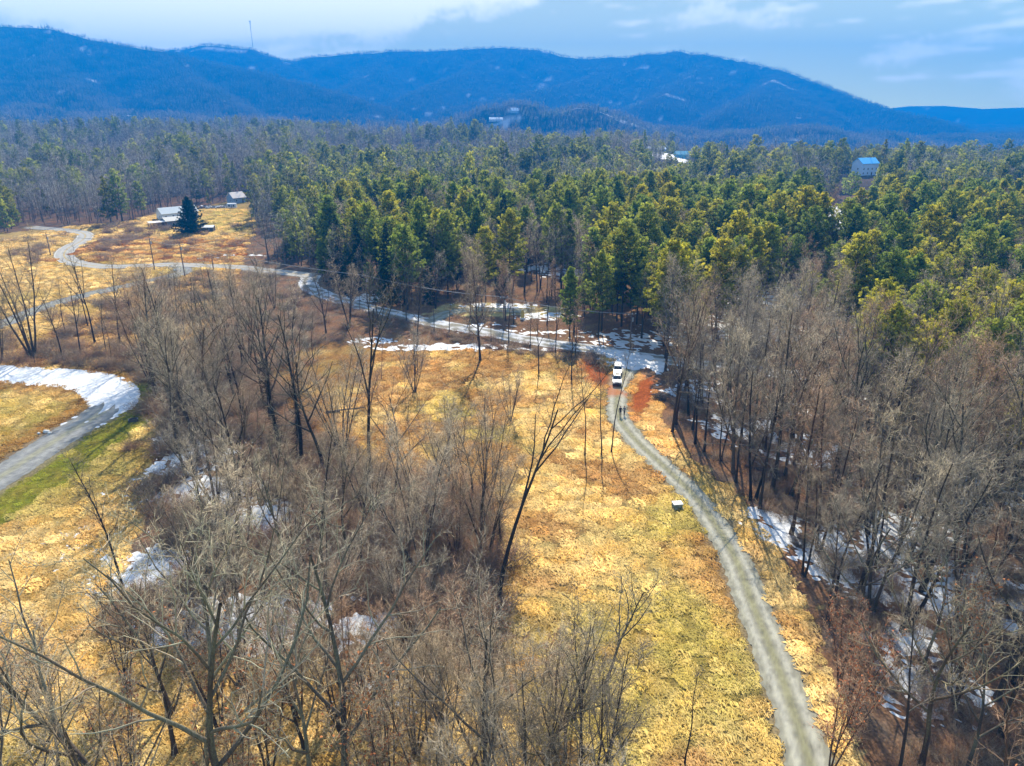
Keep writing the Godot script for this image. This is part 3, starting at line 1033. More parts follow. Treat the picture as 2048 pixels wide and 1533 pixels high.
func pick(r: RandomNumberGenerator, list: Array) -> int:
	return list[r.randi() % list.size()] * 2 + r.randi() % 2


func bare_tint(r: RandomNumberGenerator) -> int:
	var t := r.randf()
	return 0 if t < 0.34 else 1 if t < 0.58 else 2 if t < 0.72 else 3 if t < 0.84 else 4


func plan_trees() -> void:
	var r := RandomNumberGenerator.new()
	r.seed = 77
	# those that stand out: x, z, kind, height, tint, lean
	var hand := [
		[-20.4, -90.4, 10, 26, 3, 0.0, "tall dark straight trunk forking high up, alone above the brush"],
		[-1.8, -63.3, 10, 24, 3, 0.16, "leaning dark tree forked at the top, at the edge of the golden field"],
		[-6.9, -145.1, 11, 22, 1, 0.0, "round crowned tan tree standing on the shaded snow beside the road"],
		[-21.8, -156.5, 0, 17, 3, 0.0, "small dark tree on the snow just before the yard drive"],
		[-105.0, -147.5, 9, 26, 1, -0.04, "big vase shaped tree fanning from its base above the snowy bend"],
		[11.3, -99.0, 7, 17, 3, 0.0, "thin dark sapling in the grass, first of the trio before the people"],
		[13.9, -99.3, 7, 16.5, 3, 0.0, "thin dark sapling in the grass, middle of the trio before the people"],
		[15.6, -100.4, 7, 17.5, 3, 0.02, "taller forked sapling in the grass, nearest the drive of the trio"],
		[11.9, -132.9, 10, 13, 3, 0.0, "small forked tree standing in the grass left of the parked vehicles"],
		[5.5, -136.5, 10, 12, 3, 0.0, "low forked tree in the russet grass below the snow bank"],
		[26.8, -108.2, 0, 19, 1, 0.0, "reddish brown trunk at the wood edge throwing its shadow over the drive"],
		[33.3, -86.2, 3, 25, 3, 0.06, "big twin stemmed dark tree leaning at the wood edge beside the utility box"],
		[36.7, -88.2, 0, 26, 1, 0.05, "tall brown tree just behind the big leaning twin stemmed tree"],
		[39.0, -66.3, 1, 24, 1, 0.05, "tall brown tree among the snow patches of the wood"],
		[40.6, -59.7, 3, 26, 0, 0.14, "thick grey leaning twin tree with snow at its foot in the wood"],
		[46.0, -66.3, 5, 22, 3, 0.16, "dark crooked tree leaning away from the drive amid snow patches"],
		[-18.5, -34.5, 5, 27, 0, -0.03, "large crooked lichen covered tree rising from the bottom edge"],
		[-27.0, -36.0, 5, 22.5, 0, -0.05, "crooked lichen grey tree over the golden field, low in the corner"],
		[-22.5, -37.5, 5, 22.5, 4, 0.02, "slim crooked tree close beside the large lichen covered one"],
		[-12.5, -36.5, 5, 23.5, 0, 0.12, "lichen covered tree with limbs swept towards the brush"],
		[-4.1, -78.6, 6, 17.5, 1, 0.0, "many stemmed brown clump at the thicket edge facing the field"],
		[-8.6, -86.2, 6, 14.5, 0, 0.0, "grey many stemmed clump in front of the straight dark trunk"],
		[-36.8, -101.8, 4, 25, 3, -0.06, "creeper clad dark tree towering over the thicket, taller of two"],
		[-32.2, -96.6, 4, 24, 3, 0.05, "creeper clad dark tree beside the tallest one in the thicket"],
		[-37.4, -85.5, 2, 18, 3, 0.08, "spreading dark tree over the thicket snow"],
		[-41.5, -111.5, 2, 21, 0, 0.0, "broad grey tree behind the creeper clad pair"],
		[26.0, -43.0, 8, 12.5, 2, 0.0, "leaf hung sapling cluster on the drive at the bottom edge"],
		[29.5, -47.5, 8, 12.0, 2, 0.03, "leaf hung sapling cluster between drive and wood near the bottom"],
		[31.0, -53.0, 8, 11.0, 2, 0.0, "rusty leaf hung sapling at the wood edge above the other two"],
		[14.2, -43.5, 7, 12.0, 3, 0.02, "thin sapling in the grass at the bottom, nearer the drive"],
		[8.0, -43.8, 6, 9.0, 3, 0.0, "thin many stemmed sapling in the grass at the bottom"],
		[-106, -171, 1, 16, 3, 0.0, "slim dark tree beside the lane behind the vase shaped tree"],
		[-96.2, -156.5, 10, 18, 3, 0.0, "forked dark tree above the snowy bend, next to the vase shaped one"],
		[-90.4, -156.5, 0, 19, 3, 0.0, "straight dark tree above the snowy bend"],
		[-79.5, -145.8, 2, 17, 0, 0.0, "spreading grey tree at the top of the green verge"],
	]
	for h in hand:
		bare_sites.append([Vector2(h[0], h[1]), h[2] * 2, h[3], h[4], h[5], h[6]])
	var keep := func(p: Vector2, gap: float, list: Array) -> bool:
		for s in list:
			if s[0].distance_squared_to(p) < gap * gap: return false
		return true
	# the wood east of the drive
	var z := -34.0
	while z > -140.0:
		var x := wood_edge(z) + 0.4
		while x < -z * 0.80 + 16.0:
			var p := Vector2(x + r.randf_range(-1.8, 1.8), z + r.randf_range(-1.8, 1.8))
			if p.x > wood_edge(p.y) and to_road(p.x, p.y) > 1.2:
				var deep := p.x - wood_edge(p.y)
				if r.randf() < smoothstep(28, 46, deep) * 0.85 * smoothstep(-80.0, -98.0, p.y):
					if keep.call(p, 4.6, pine_sites): pine_sites.append([p, pick(r, [0, 1, 3, 1]), r.randf_range(16, 24), [0, 1, 3][r.randi() % 3], 0.0, ""])
				elif keep.call(p, 2.4, bare_sites) and r.randf() < (0.9 if p.y < -62.0 or deep > 7.0 else 0.55):
					var tall := r.randf_range(14.0, 23.0) if p.y < -60.0 else r.randf_range(12.0, 19.0)
					bare_sites.append([p, pick(r, [0, 0, 1, 1, 3, 2, 11, 5] if p.y < -60 else [5, 1, 8, 5, 2]), tall, bare_tint(r), r.randf_range(-0.07, 0.07), ""])
			x += 4.0
		z -= 4.0
	# thicket west of the middle field
	z = -30.0
	while z > -164.0:
		var x := -72.0
		while x < 4.0:
			var p := Vector2(x + r.randf_range(-2.4, 2.4), z + r.randf_range(-2.4, 2.4))
			var within := Geometry2D.is_point_in_polygon(p, thicket)
			var chance := 0.72 if within else 0.0
			if p.y > -54.0 and p.x > -40.0 and p.x < 11.0 and not within: chance = 0.8
			if within and p.x / p.y > 0.53 and p.y > -112.0: chance = 0.12
			if r.randf() < chance and keep.call(p, 3.0, bare_sites) and to_road(p.x, p.y) > 2.0:
				var kinds := [2, 4, 6, 6, 1, 5, 0] if p.y < -66.0 else [5, 6, 5, 8, 2]
				var tall := r.randf_range(15.0, 24.0) if p.y < -92.0 else r.randf_range(10.0, 18.0) if p.y < -60.0 else r.randf_range(9.0, 15.5) if p.y < -43.0 else r.randf_range(13.0, 19.5)
				bare_sites.append([p, pick(r, kinds), tall, bare_tint(r), r.randf_range(-0.1, 0.1), ""])
			x += 5.3
		z -= 5.3
	for k in 26:
		var p := Vector2(r.randf_range(-44, 0), r.randf_range(-135, -86))
		if Geometry2D.is_point_in_polygon(p, field_mid) and keep.call(p, 4.5, bare_sites):
			bare_sites.append([p, pick(r, [7, 6, 7, 10, 6]), r.randf_range(7, 13), bare_tint(r), r.randf_range(-0.08, 0.08), ""])
	for k in 34:
		var p := Vector2(r.randf_range(-31, 9), r.randf_range(-53, -35))
		if keep.call(p, 2.4, bare_sites): bare_sites.append([p, pick(r, [5, 6, 6, 2, 8]), r.randf_range(9.0, 15.0) if p.y < -43.0 else r.randf_range(13.0, 19.0), bare_tint(r), r.randf_range(-0.1, 0.1), ""])
	# scattered over the open ground between the lane and the snowy road
	for k in 46:
		var p := Vector2(r.randf_range(-112, -40), r.randf_range(-225, -143))
		if to_road(p.x, p.y) > 2.5 and p.y > snow_road_z(p.x) + 4.0 and keep.call(p, 4.0, bare_sites) and (p.y > -172.0 or p.x > -72.0):
			bare_sites.append([p, pick(r, [1, 0, 2, 10, 6, 9]), r.randf_range(10, 18), bare_tint(r), r.randf_range(-0.06, 0.06), ""])
	for k in 22:
		var p := Vector2(r.randf_range(-122, -64), r.randf_range(-150.5, -142.5))
		if keep.call(p, 3.2, bare_sites): bare_sites.append([p, pick(r, [1, 7, 6, 10, 0]), r.randf_range(10, 17), [3, 0, 1][r.randi() % 3], r.randf_range(-0.05, 0.05), ""])
	# along the front of the snowy road
	for k in 16:
		var x := r.randf_range(-44, 20)
		var p := Vector2(x, snow_road_z(x) + r.randf_range(4.5, 9.0))
		if keep.call(p, 3.6, bare_sites):
			bare_sites.append([p, pick(r, [1, 0, 7, 10]), r.randf_range(9, 16), [1, 3, 2][r.randi() % 3], r.randf_range(-0.04, 0.04), ""])
	# the pine belt and mixed wood behind the snowy road
	var fixed := [[-11.1, -222, 4, 23.5, 2], [-16, -219, 0, 23, 0], [-21.8, -211.1, 0, 23.7, 1], [33.5, -147.0, 0, 25.5, 1], [36.6, -151.5, 2, 23.5, 1], [13.0, -211.1, 0, 25.1, 0], [48.6, -177.7, 0, 21.8, 1], [104.2, -177.7, 2, 20.5, 1], [111.7, -168.6, 2, 25.0, 0], [90.7, -224.8, 2, 28, 3], [-53.5, -217.7, 10, 22, 2], [-46, -212, 10, 21, 2], [29.5, -198.7, 10, 17, 2], [98, -172, 6, 19, 3], [78, -128, 8, 14, 1]]
	for f in fixed:
		pine_sites.append([Vector2(f[0], f[1]), f[2], f[3], f[4], 0.0, ""])
	z = -134.0
	while z > -330.0:
		var x := -66.0
		while x < -z * 0.82 + 20.0:
			var p := Vector2(x + r.randf_range(-2.2, 2.2), z + r.randf_range(-2.2, 2.2))
			x += 5.4
			if p.y < -235.0 and p.x / -p.y > 0.395 and p.x / -p.y < 0.505 and r.randf() < 0.9: continue
			if p.y > snow_road_z(p.x) - 4.5 or to_road(p.x, p.y) < 1.5 or Geometry2D.is_point_in_polygon(p, yard): continue
			var ta := p.x / -p.y
			var pine := 0.52 + 0.5 * n_mid.get_noise_2d(p.x * 0.5, p.y * 0.5)
			if ta > -0.07 and ta < 0.12 and p.y > -245.0: pine = 0.16
			elif ta >= 0.12: pine = 0.36 if p.y > -172 else 0.68
			if ta < -0.2: pine = 0.66
			if p.y > -232.0 and ta > -0.05 and r.randf() < 0.35: continue
			if r.randf() < pine:
				if keep.call(p, 4.2, pine_sites):
					var kinds := [0, 1, 2, 3, 0] if r.randf() > 0.22 or ta > 0.1 else [5]
					pine_sites.append([p, pick(r, kinds), r.randf_range(15, 27.0) if r.randf() < 0.8 else r.randf_range(8, 14), r.randi() % 5 if ta > 0.12 else [0, 0, 4, 2, 1][r.randi() % 5], 0.0, ""])
			elif keep.call(p, 3.4, bare_sites):
				bare_sites.append([p, pick(r, [0, 1, 1, 3, 11]), r.randf_range(13, 21), bare_tint(r), r.randf_range(-0.04, 0.04), ""])
		z -= 5.4
	pine_sites.append([Vector2(-143, -321), 12, 16.0, 0, 0.0, "big dark evergreen standing alone beside the white house and barn"])


var landmarks := [
	[Vector2(22.3, -84.2), "the white utility box"], [Vector2(19.2, -114.7), "the two people"], [Vector2(21.5, -136), "the parked vehicles"], [Vector2(26.5, -71), "the drive bend"], [Vector2(25, -46), "the foot of the drive"],
	[Vector2(-33, -60.5), "the thicket snow"], [Vector2(-66, -113.6), "the green verge"], [Vector2(-92, -135), "the snowy bend"], [Vector2(-7, -145), "the shaded roadside snow"], [Vector2(-110, -236), "the hairpin"],
	[Vector2(-18, -182), "the yard drive"], [Vector2(2.7, -177), "the yellow post"], [Vector2(-20, -90), "the straight dark trunk"], [Vector2(-50, -200), "the shaded road"], [Vector2(34, -148), "the roadside pine"], [Vector2(-35, -98), "the creeper clad pair"],
	[Vector2(110, -172), "the golden pines"], [Vector2(60, -90), "the mid wood"], [Vector2(80, -120), "the wood's young pine"], [Vector2(-165, -360), "the white house"], [Vector2(60, -235), "the wood clearing"], [Vector2(-5, -215), "the tall belt pines"], [Vector2(45, -62), "the leaning twin tree"], [Vector2(110, -240), "the far blue house wood"],
]


func where_words(p: Vector2) -> String:
	var best := 1e9
	var b := []
	for l in landmarks:
		var d: float = p.distance_to(l[0])
		if d < best:
			best = d
			b = l
	var v: Vector2 = p - b[0]
	var side := "behind" if v.y < -absf(v.x) * 0.7 else "in front of" if v.y > absf(v.x) * 0.7 else "right of" if v.x > 0 else "left of"
	var much := "close " if best < 7.0 else "" if best < 15.0 else "well " if best < 26.0 else "far "
	return much + side + " " + b[1]


func size_words(h: float) -> String:
	return "small" if h < 11.0 else "middling" if h < 14.5 else "tall" if h < 18.5 else "towering"


func build_trees() -> void:
	plan_trees()
	var by_distance := func(a: Array, b: Array) -> bool:
		var da: float = a[0].length() - (1000.0 if a[5] else 0.0)
		var db: float = b[0].length() - (1000.0 if b[5] else 0.0)
		return da < db
	bare_sites.sort_custom(by_distance)
	pine_sites.sort_custom(by_distance)
	var told := {}
	for job in [[bare_sites, bare_proto, twig_mats, "bare_tree", BARE_WORDS, "bare tree", "bare winter trees"], [pine_sites, pine_proto, needle_mats, "pine_tree", PINE_WORDS, "pine", "evergreens"]]:
		var sites: Array = job[0]
		for i in mini(sites.size(), 296):
			var s: Array = sites[i]
			var label: String = s[5]
			if not label:
				label = "%s %s %s %s %s" % [size_words(s[2]), job[4][s[3]], job[1][s[1]][3], job[5], where_words(s[0])]
			var o := place_tree(job[1], s, job[2], job[3])
			tag(o, label, "tree" if job[5] == "bare tree" else "pine tree", "")
			if not told.has(label): told[label] = []
			told[label].append([o, s[0], job[6]])
		if sites.size() > 296:   # the rest, farther back
			var root := Node3D.new()
			root.name = numbered("bare_woodland" if job[5] == "bare tree" else "pine_woodland")
			add_child(root)
			tag(root, "mass of bare trees deeper in the woods" if job[5] == "bare tree" else "mass of pines filling the belt behind the front rows", "woodland", "", "stuff")
			var by := {}
			for i in range(296, sites.size()):
				var key: int = sites[i][1]
				if not by.has(key): by[key] = [[], PackedColorArray()]
				by[key][0].append(site(sites[i][0], key, sites[i][2] / job[1][key][2], 0.0))
				by[key][1].append((BARE_TINTS if job[5] == "bare tree" else PINE_TINTS)[sites[i][3]])
			for key in by:
				scatter("trunks", job[1][key][0], M.bark, by[key][0], PackedColorArray(), root)
				scatter("crowns", job[1][key][1], M.twig if job[5] == "bare tree" else M.needle, by[key][0], by[key][1], root)
	for label in told:   # twins: say which is nearer, else share
		var g: Array = told[label]
		if g.size() == 2:
			g.sort_custom(func(a, b): return a[1].y > b[1].y)
			g[0][0].set_meta("label", label + ", nearer one")
			g[1][0].set_meta("label", label + ", farther one")
		elif g.size() < 5 and g.size() > 2:
			g.sort_custom(func(a, b): return a[1].x < b[1].x)
			for k in g.size():
				g[k][0].set_meta("label", label + ", " + (["leftmost", "middle one", "rightmost"] if g.size() == 3 else ["leftmost", "second from left", "third from left", "rightmost"])[k])
		elif g.size() > 2:
			for k in g: k[0].set_meta("group", k[2])
	print("bare ", bare_sites.size(), " pines ", pine_sites.size())


func far_trees() -> void:
	var r := RandomNumberGenerator.new()
	r.seed = 5
	# simpler trees for where they are a few pixels high
	var lowb := []
	for k in 4:
		var S := spec({"H": 18.0, "r": 0.2, "num": [[11, 4, 3], [10, 5, 3], [12, 4, 3], [9, 5, 4]][k], "len": [[0.30, 0.4], [0.5, 0.36], [0.27, 0.4], [0.55, 0.34]][k], "t0": [[0.32, 0.14, 0.34, 0.18][k], 0.2], "twig_len": 1.5, "twig_r": 0.03, "sub": 2, "flare": false, "twig": Color(0.27, 0.255, 0.225)})
		var g := grow(S, 500 + k)
		var st := SurfaceTool.new()
		st.append_from(g[0], 0, Transform3D())
		st.append_from(g[1], 0, Transform3D())
		lowb.append(st.commit())
	var lowp := []
	for k in 4:
		var S := {"H": 20.0, "r": 0.22, "limbs": 34, "t0": [0.3, 0.2, 0.12, 0.4][k], "gap": 0.08, "cone": k == 2, "spread": [4.8, 4.0, 4.0, 5.4][k], "el0": 0.0, "el1": 0.7, "curl": 0.05, "dark": Color(0.08, 0.115, 0.026), "light": Color(0.31, 0.33, 0.05), "tufts": 6, "inner": 0.25, "droop": 0.05, "size": 1.05, "blades": 6, "wide": 0.2, "bark": Color(0.085, 0.07, 0.058)}
		var g := conifer(S, 600 + k)
		var st := SurfaceTool.new()
		st.append_from(g[0], 0, Transform3D())
		st.append_from(g[1], 0, Transform3D())
		lowp.append(st.commit())
	# groves for the slopes
	var groves := []
	for k in 3:
		var mb := MB.new()
		for t in 9:
			var at := Vector3(r.randf_range(-13, 13), 0, r.randf_range(-13, 13))
			var h := r.randf_range(9, 16)
			if k < 2:
				mb.spike(at - Vector3.UP * 2, at + Vector3(0, h, 0), 0.28, Color(0.11, 0.095, 0.085))
				for b in 14:
					var p := at + Vector3(0, h * r.randf_range(0.3, 0.8), 0)
					mb.spike(p, p + Vector3(r.randf_range(-3, 3), r.randf_range(1.0, 3.6), r.randf_range(-3, 3)), 0.16, Color(0.15, 0.13, 0.11) * r.randf_range(0.7, 1.25))
			else:
				for b in 22:
					var f := b / 22.0
					var p := at + Vector3(0, h * (0.2 + 0.85 * f), 0)
					var a := b * 2.4
					var L := (1.0 - f) * 3.2 + 0.5
					var e := p + Vector3(cos(a) * L, 0.5, sin(a) * L)
					var w := Vector3(-sin(a), 0.2, cos(a)) * (0.5 + L * 0.25)
					mb.tri(p, e + w, e - w, Color(0.03, 0.055, 0.022) * r.randf_range(0.7, 1.4), (Vector3(cos(a), 1.0, sin(a))).normalized())
		groves.append(mb.mesh())
	var tb := [[], [], [], []]
	var cb := [PackedColorArray(), PackedColorArray(), PackedColorArray(), PackedColorArray()]
	var tp := [[], [], [], []]
	var cp := [PackedColorArray(), PackedColorArray(), PackedColorArray(), PackedColorArray()]
	var put := func(p: Vector2, pine: bool, h: float) -> void:
		var k := r.randi() % 4
		var s := h / (20.0 if pine else 18.0)
		var t := site(p, k, s, 0.0)
		var v := r.randf_range(0.55, 1.4) if pine else r.randf_range(0.75, 1.3)
		if pine:
			var w := r.randf()
			var hue := Color(1.25, 1.15, 0.7) if w < 0.3 else Color(0.75, 0.85, 0.85) if w < 0.55 else Color(1, 1, 1)
			tp[k].append(t)
			cp[k].append(hue * v)
		else:
			var w := r.randf()
			tb[k].append(t)
			cb[k].append((Color(1.12, 0.98, 0.9) if w < 0.3 else Color(1, 1, 1)) * v)
	var d := 232.0
	while d < 1420.0:
		var step := 5.4 + maxf(0.0, d - 330.0) * 0.0055
		var x := -d * 0.9 - 10.0
		while x < d * 0.9 + 10.0:
			var p := Vector2(x + r.randf_range(-0.45, 0.45) * step, -d + r.randf_range(-0.45, 0.45) * step)
			x += step
			if p.y > -330.0 and p.x > -66.0: continue
			if Geometry2D.is_point_in_polygon(p, open_left) or to_road(p.x, p.y) < 4.0: continue
			if p.y > -330.0 and p.x > -96.0 and p.y > snow_road_z(p.x) - 4.0: continue
			if p.x < -90.0 and p.y > -318.0: continue
			if far_snow(p.x, p.y) > 0.2: continue
			var dd := -p.y
			var ta := p.x / dd
			if ta > 0.445 and ta < 0.505 and dd > 330.0 and dd < 525.0 and (r.randf() < (0.9 if ta < 0.495 else 0.8) or ta > 0.455 and ta < 0.494 and dd > 420.0): continue
			if ta > 0.20 and ta < 0.255 and dd > 540.0 and dd < 700.0 and r.randf() < 0.93: continue
			if ta > 0.40 and ta < 0.455 and dd > 325.0 and dd < 430.0 and r.randf() < 0.9: continue
			var patch := n_mid.get_noise_2d(p.x * 0.25, p.y * 0.25)
			var gap := n_mid.get_noise_2d(p.x * 0.16 + 300.0, p.y * 0.16)
			if gap > 0.42 and dd > 360.0 and r.randf() < 0.8: continue
			var pine := 0.13 + patch * 0.6
			if ta > -0.33 and ta < 0.22 and dd < 470.0: pine = 0.66
			elif ta > -0.31 and ta < 0.34 and dd < 600.0: pine = 0.5 + patch * 0.9
			elif ta >= 0.22 and dd < 520.0: pine = 0.48 + patch
			elif ta > 0.36 and dd < 720.0: pine = 0.5 + patch * 0.8
			elif ta < -0.25 and dd < 560.0: pine = 0.13 + patch * 0.5
			put.call(p, r.randf() < pine, r.randf_range(14, 20) + patch * 7.0 + (r.randf_range(0, 7) if r.randf() < 0.25 else 0.0) if r.randf() < 0.8 else r.randf_range(6, 12))
		d += step * 0.92
	for job in [["bare_woodland", "mass of bare grey woodland filling the middle distance", lowb, tb, cb, M.twig, "bare_crowns"], ["pine_woodland", "mass of pines through the middle distance woods", lowp, tp, cp, M.needle, "pine_crowns"]]:
		var root := Node3D.new()
		root.name = numbered(job[0])
		add_child(root)
		tag(root, job[1], "woodland", "", "stuff")
		for k in 4:
			scatter(job[6], job[2][k], job[5], job[3][k], job[4][k], root)
	# slopes
	var gt := [[], [], []]
	var gc := [PackedColorArray(), PackedColorArray(), PackedColorArray()]
	d = 1400.0
	while d < 4350.0:
		var step := 16.0 + (d - 1400.0) * 0.003
		var x := -d * 0.86
		while x < d * 0.86:
			var p := Vector2(x + r.randf_range(-0.5, 0.5) * step, -d + r.randf_range(-0.5, 0.5) * step)
			x += step
			var h := land(p.x, p.y)
			if (far_snow(p.x, p.y) > 0.2 or (d > 1500 and mountain_snow(p.x, p.y, h) > 0.5)) and r.randf() < 0.8: continue
			var patch := n_mid.get_noise_2d(p.x * 0.12, p.y * 0.12)
			var k := 2 if r.randf() < 0.16 + patch * 0.6 else r.randi() % 2
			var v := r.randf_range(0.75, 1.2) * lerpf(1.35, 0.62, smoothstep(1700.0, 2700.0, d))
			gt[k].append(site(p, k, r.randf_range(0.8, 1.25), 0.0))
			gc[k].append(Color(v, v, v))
		d += step
	var root := Node3D.new()
	root.name = numbered("mountain_forest")
	add_child(root)
	tag(root, "forest of bare trees and pines clothing the hills and mountains", "forest", "", "stuff")
	for k in 3:
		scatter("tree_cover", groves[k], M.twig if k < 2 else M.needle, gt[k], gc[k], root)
	print("far ", tb[0].size() * 4, " ", tp[0].size() * 4, " groves ", gt[0].size() * 3)


# ---------------------------------------------------------------- grass and brush
func build_grass() -> void:
	var r := RandomNumberGenerator.new()
	r.seed = 21
	var clumps := []
	for k in 3:
		var mb := MB.new()
		for b in 84:
			var a := r.randf() * TAU
			var q := Vector3(cos(a), 0, sin(a)) * sqrt(r.randf()) * 0.62
			var out := Vector3(-0.25, 0, -0.45) + rv(r) * 0.95
			out.y = 0
			var h := r.randf_range(0.04, 0.20)
			var w := out.cross(Vector3.UP).normalized() * 0.015
			var m := q + out * 0.16 + Vector3(0, h, 0)
			var e := q + out * 0.36 + Vector3(0, h * r.randf_range(0.3, 0.9), 0)
			var c := Color(1, 1, 1) * r.randf_range(0.75, 1.2)
			mb.tri(q - w, m, q + w, c, (Vector3.UP + out * 0.25).normalized())
			mb.tri(q - w * 0.4 + m * 0.0, m, e, c, (Vector3.UP + out * 0.25).normalized())
			mb.tri(m - w, e, m + w, c * 1.05, (Vector3.UP + out * 0.3).normalized())
		clumps.append(mb.mesh())
	var where := [[], [], []]
	var tint := [PackedColorArray(), PackedColorArray(), PackedColorArray()]
	var boxes := [[-30, 34, -152, -22, 0.55, 1], [-125, 4, -140, -22, 0.6, 2], [-190, -40, -260, -138, 1.15, 3], [-210, -90, -400, -252, 1.8, 3]]
	for bx in boxes:
		var z: float = bx[3]
		while z > bx[2]:
			var x: float = bx[0]
			while x < bx[1]:
				var p := Vector2(x + r.randf_range(-0.5, 0.5) * bx[4], z + r.randf_range(-0.5, 0.5) * bx[4])
				x += bx[4]
				if absf(p.x) > -p.y * 0.84 + 8.0: continue
				if in_field(p) != bx[5]: continue
				if to_road(p.x, p.y) < 0.45 + r.randf_range(-0.3, 0.35): continue
				var c := field_color(p.x, p.y, bx[5])
				var clay := c.r > c.g * 2.35
				if clay and r.randf() < 0.85 or bx[5] == 1 and clay_bank(p.x, p.y) > 0.22 + r.randf() * 0.2: continue
				var lumps := n_fine.get_noise_2d(p.x * 1.5, p.y * 2.6)
				var green := c.g > c.r * 0.92
				var s: float = (0.72 + lumps * 1.5 + n_fine.get_noise_2d(p.x * 4.0 + 30, p.y * 5.0) * 0.5 + r.randf_range(-0.15, 0.25)) * (0.5 if green else 1.0) * (bx[4] / 0.9 if bx[5] == 3 else 1.0)
				if s < 0.35: continue
				var k := r.randi() % 3
				where[k].append(Transform3D(Basis(Vector3.UP, r.randf_range(-1.3, 1.3)).scaled(Vector3(s * 1.0, s * 1.25, s * 1.0)), Vector3(p.x, land(p.x, p.y) - 0.03, p.y)))
				var v := r.randf_range(0.8, 1.25) * clampf(0.85 + lumps * 0.7, 0.55, 1.3)
				tint[k].append(c.lerp(STRAW, 0.25 if r.randf() < 0.4 and not green else 0.0) * v)
			z -= bx[4]
	var m := paint(0.9, 0.2)
	m.backlight_enabled = true
	m.backlight = Color(0.9, 0.9, 0.9)
	var root := Node3D.new()
	root.name = numbered("grass")
	add_child(root)
	tag(root, "matted golden winter grass covering the open fields", "grass", "", "stuff")
	for k in 3:
		scatter("grass", clumps[k], m, where[k], tint[k], root)
	print("grass ", where[0].size() * 3)


func build_brush() -> void:
	var r := RandomNumberGenerator.new()
	r.seed = 33
	var kinds := []
	for k in 3:
		var mb := MB.new()
		for b in 84:
			var a := r.randf() * TAU
			var p := Vector3(cos(a), 0, sin(a)) * r.randf_range(0, 0.9)
			var out := Vector3(cos(a) * r.randf_range(0.2, 1.0), 1, sin(a) * r.randf_range(0.2, 1.0)) + rv(r) * 0.4
			var L := r.randf_range(0.8, 1.9)
			var e := p + out.normalized() * L
			var c := Color(0.21, 0.135, 0.085).lerp(Color(0.24, 0.20, 0.14), r.randf()) * r.randf_range(0.6, 1.3)
			mb.spike(p, e, 0.014, c)
			for s in 5:
				var q := p.lerp(e, r.randf_range(0.3, 0.95))
				mb.spike(q, q + (out.normalized() * 0.5 + rv(r) * 0.9) * r.randf_range(0.25, 0.6), 0.009, c)
		kinds.append(mb.mesh())
	var where := [[], [], []]
	var tint := [PackedColorArray(), PackedColorArray(), PackedColorArray()]
	var put := func(p: Vector2, s: float) -> void:
		var k := r.randi() % 3
		where[k].append(Transform3D(Basis(Vector3.UP, r.randf() * TAU).scaled(Vector3(s * 1.15, s, s * 1.15)), Vector3(p.x, land(p.x, p.y), p.y)))
		var v := r.randf_range(0.7, 1.2)
		tint[k].append((Color(1.15, 0.88, 0.75) if r.randf() < 0.4 else Color(1, 1, 1)) * v)
	for k in 6800:
		var p := Vector2(r.randf_range(-75, 2), r.randf_range(-165, -30))
		var q := p + Vector2(n_mid.get_noise_2d(p.x, p.y), n_mid.get_noise_2d(p.x + 50, p.y)) * 8.0
		if Geometry2D.is_point_in_polygon(q, thicket) and n_mid.get_noise_2d(p.x * 1.4, p.y * 1.4 + 70) > -0.12:
			var white := -1.0
			for s in snow_spots:
				if s[4] > -0.2: white = maxf(white, snow_amount(p.x, p.y, s))
			if white < -0.1 or r.randf() < 0.10: put.call(p, r.randf_range(0.7, 2.0) * (1.0 if white < -0.1 else 0.6))
	for k in 3800:
		var p := Vector2(r.randf_range(24, 110), r.randf_range(-138, -30))
		if p.x > wood_edge(p.y) + 0.5 and p.x < -p.y * 0.82 + 8.0 and n_mid.get_noise_2d(p.x, p.y) > -0.05: put.call(p, r.randf_range(0.5, 1.2))
	for k in 1500:
		var p := Vector2(r.randf_range(-125, -40), r.randf_range(-236, -138))
		if to_road(p.x, p.y) > 1.5 and p.y > snow_road_z(p.x) + 3.0 and (n_mid.get_noise_2d(p.x, p.y) > 0.12 or p.y > -156.0 and p.x < -66.0): put.call(p, r.randf_range(0.8, 1.6))
	for k in 900:   # dark brush by the S bend and below the house
		var p := Vector2(r.randf_range(-215, -110), r.randf_range(-345, -248))
		var bank := absf(p.x + 182.0) < 9.0 and p.y < -262.0 and p.x < -178.0 or absf(p.x + 165.0) < 8.0 and p.y < -275.0
		if to_road(p.x, p.y) > 3.5 and (bank or n_mid.get_noise_2d(p.x, p.y) > 0.3): put.call(p, r.randf_range(0.8, 1.7))
	for k in 260:
		var x := r.randf_range(-50, 20)
		var p := Vector2(x, snow_road_z(x) + r.randf_range(4, 12))
		put.call(p, r.randf_range(0.4, 0.9))
	var root := Node3D.new()
	root.name = numbered("undergrowth")
	add_child(root)
	tag(root, "tangled brown brambles and undergrowth beneath the bare trees", "undergrowth", "", "stuff")
	for k in 3:
		scatter("brambles", kinds[k], M.twig, where[k], tint[k], root)
	print("brush ", where[0].size() * 3)


# ---------------------------------------------------------------- people
func blend(a: float, b: float, k: float) -> float:
	var h := maxf(k - absf(a - b), 0.0) / k
	return minf(a, b) - h * h * k * 0.25


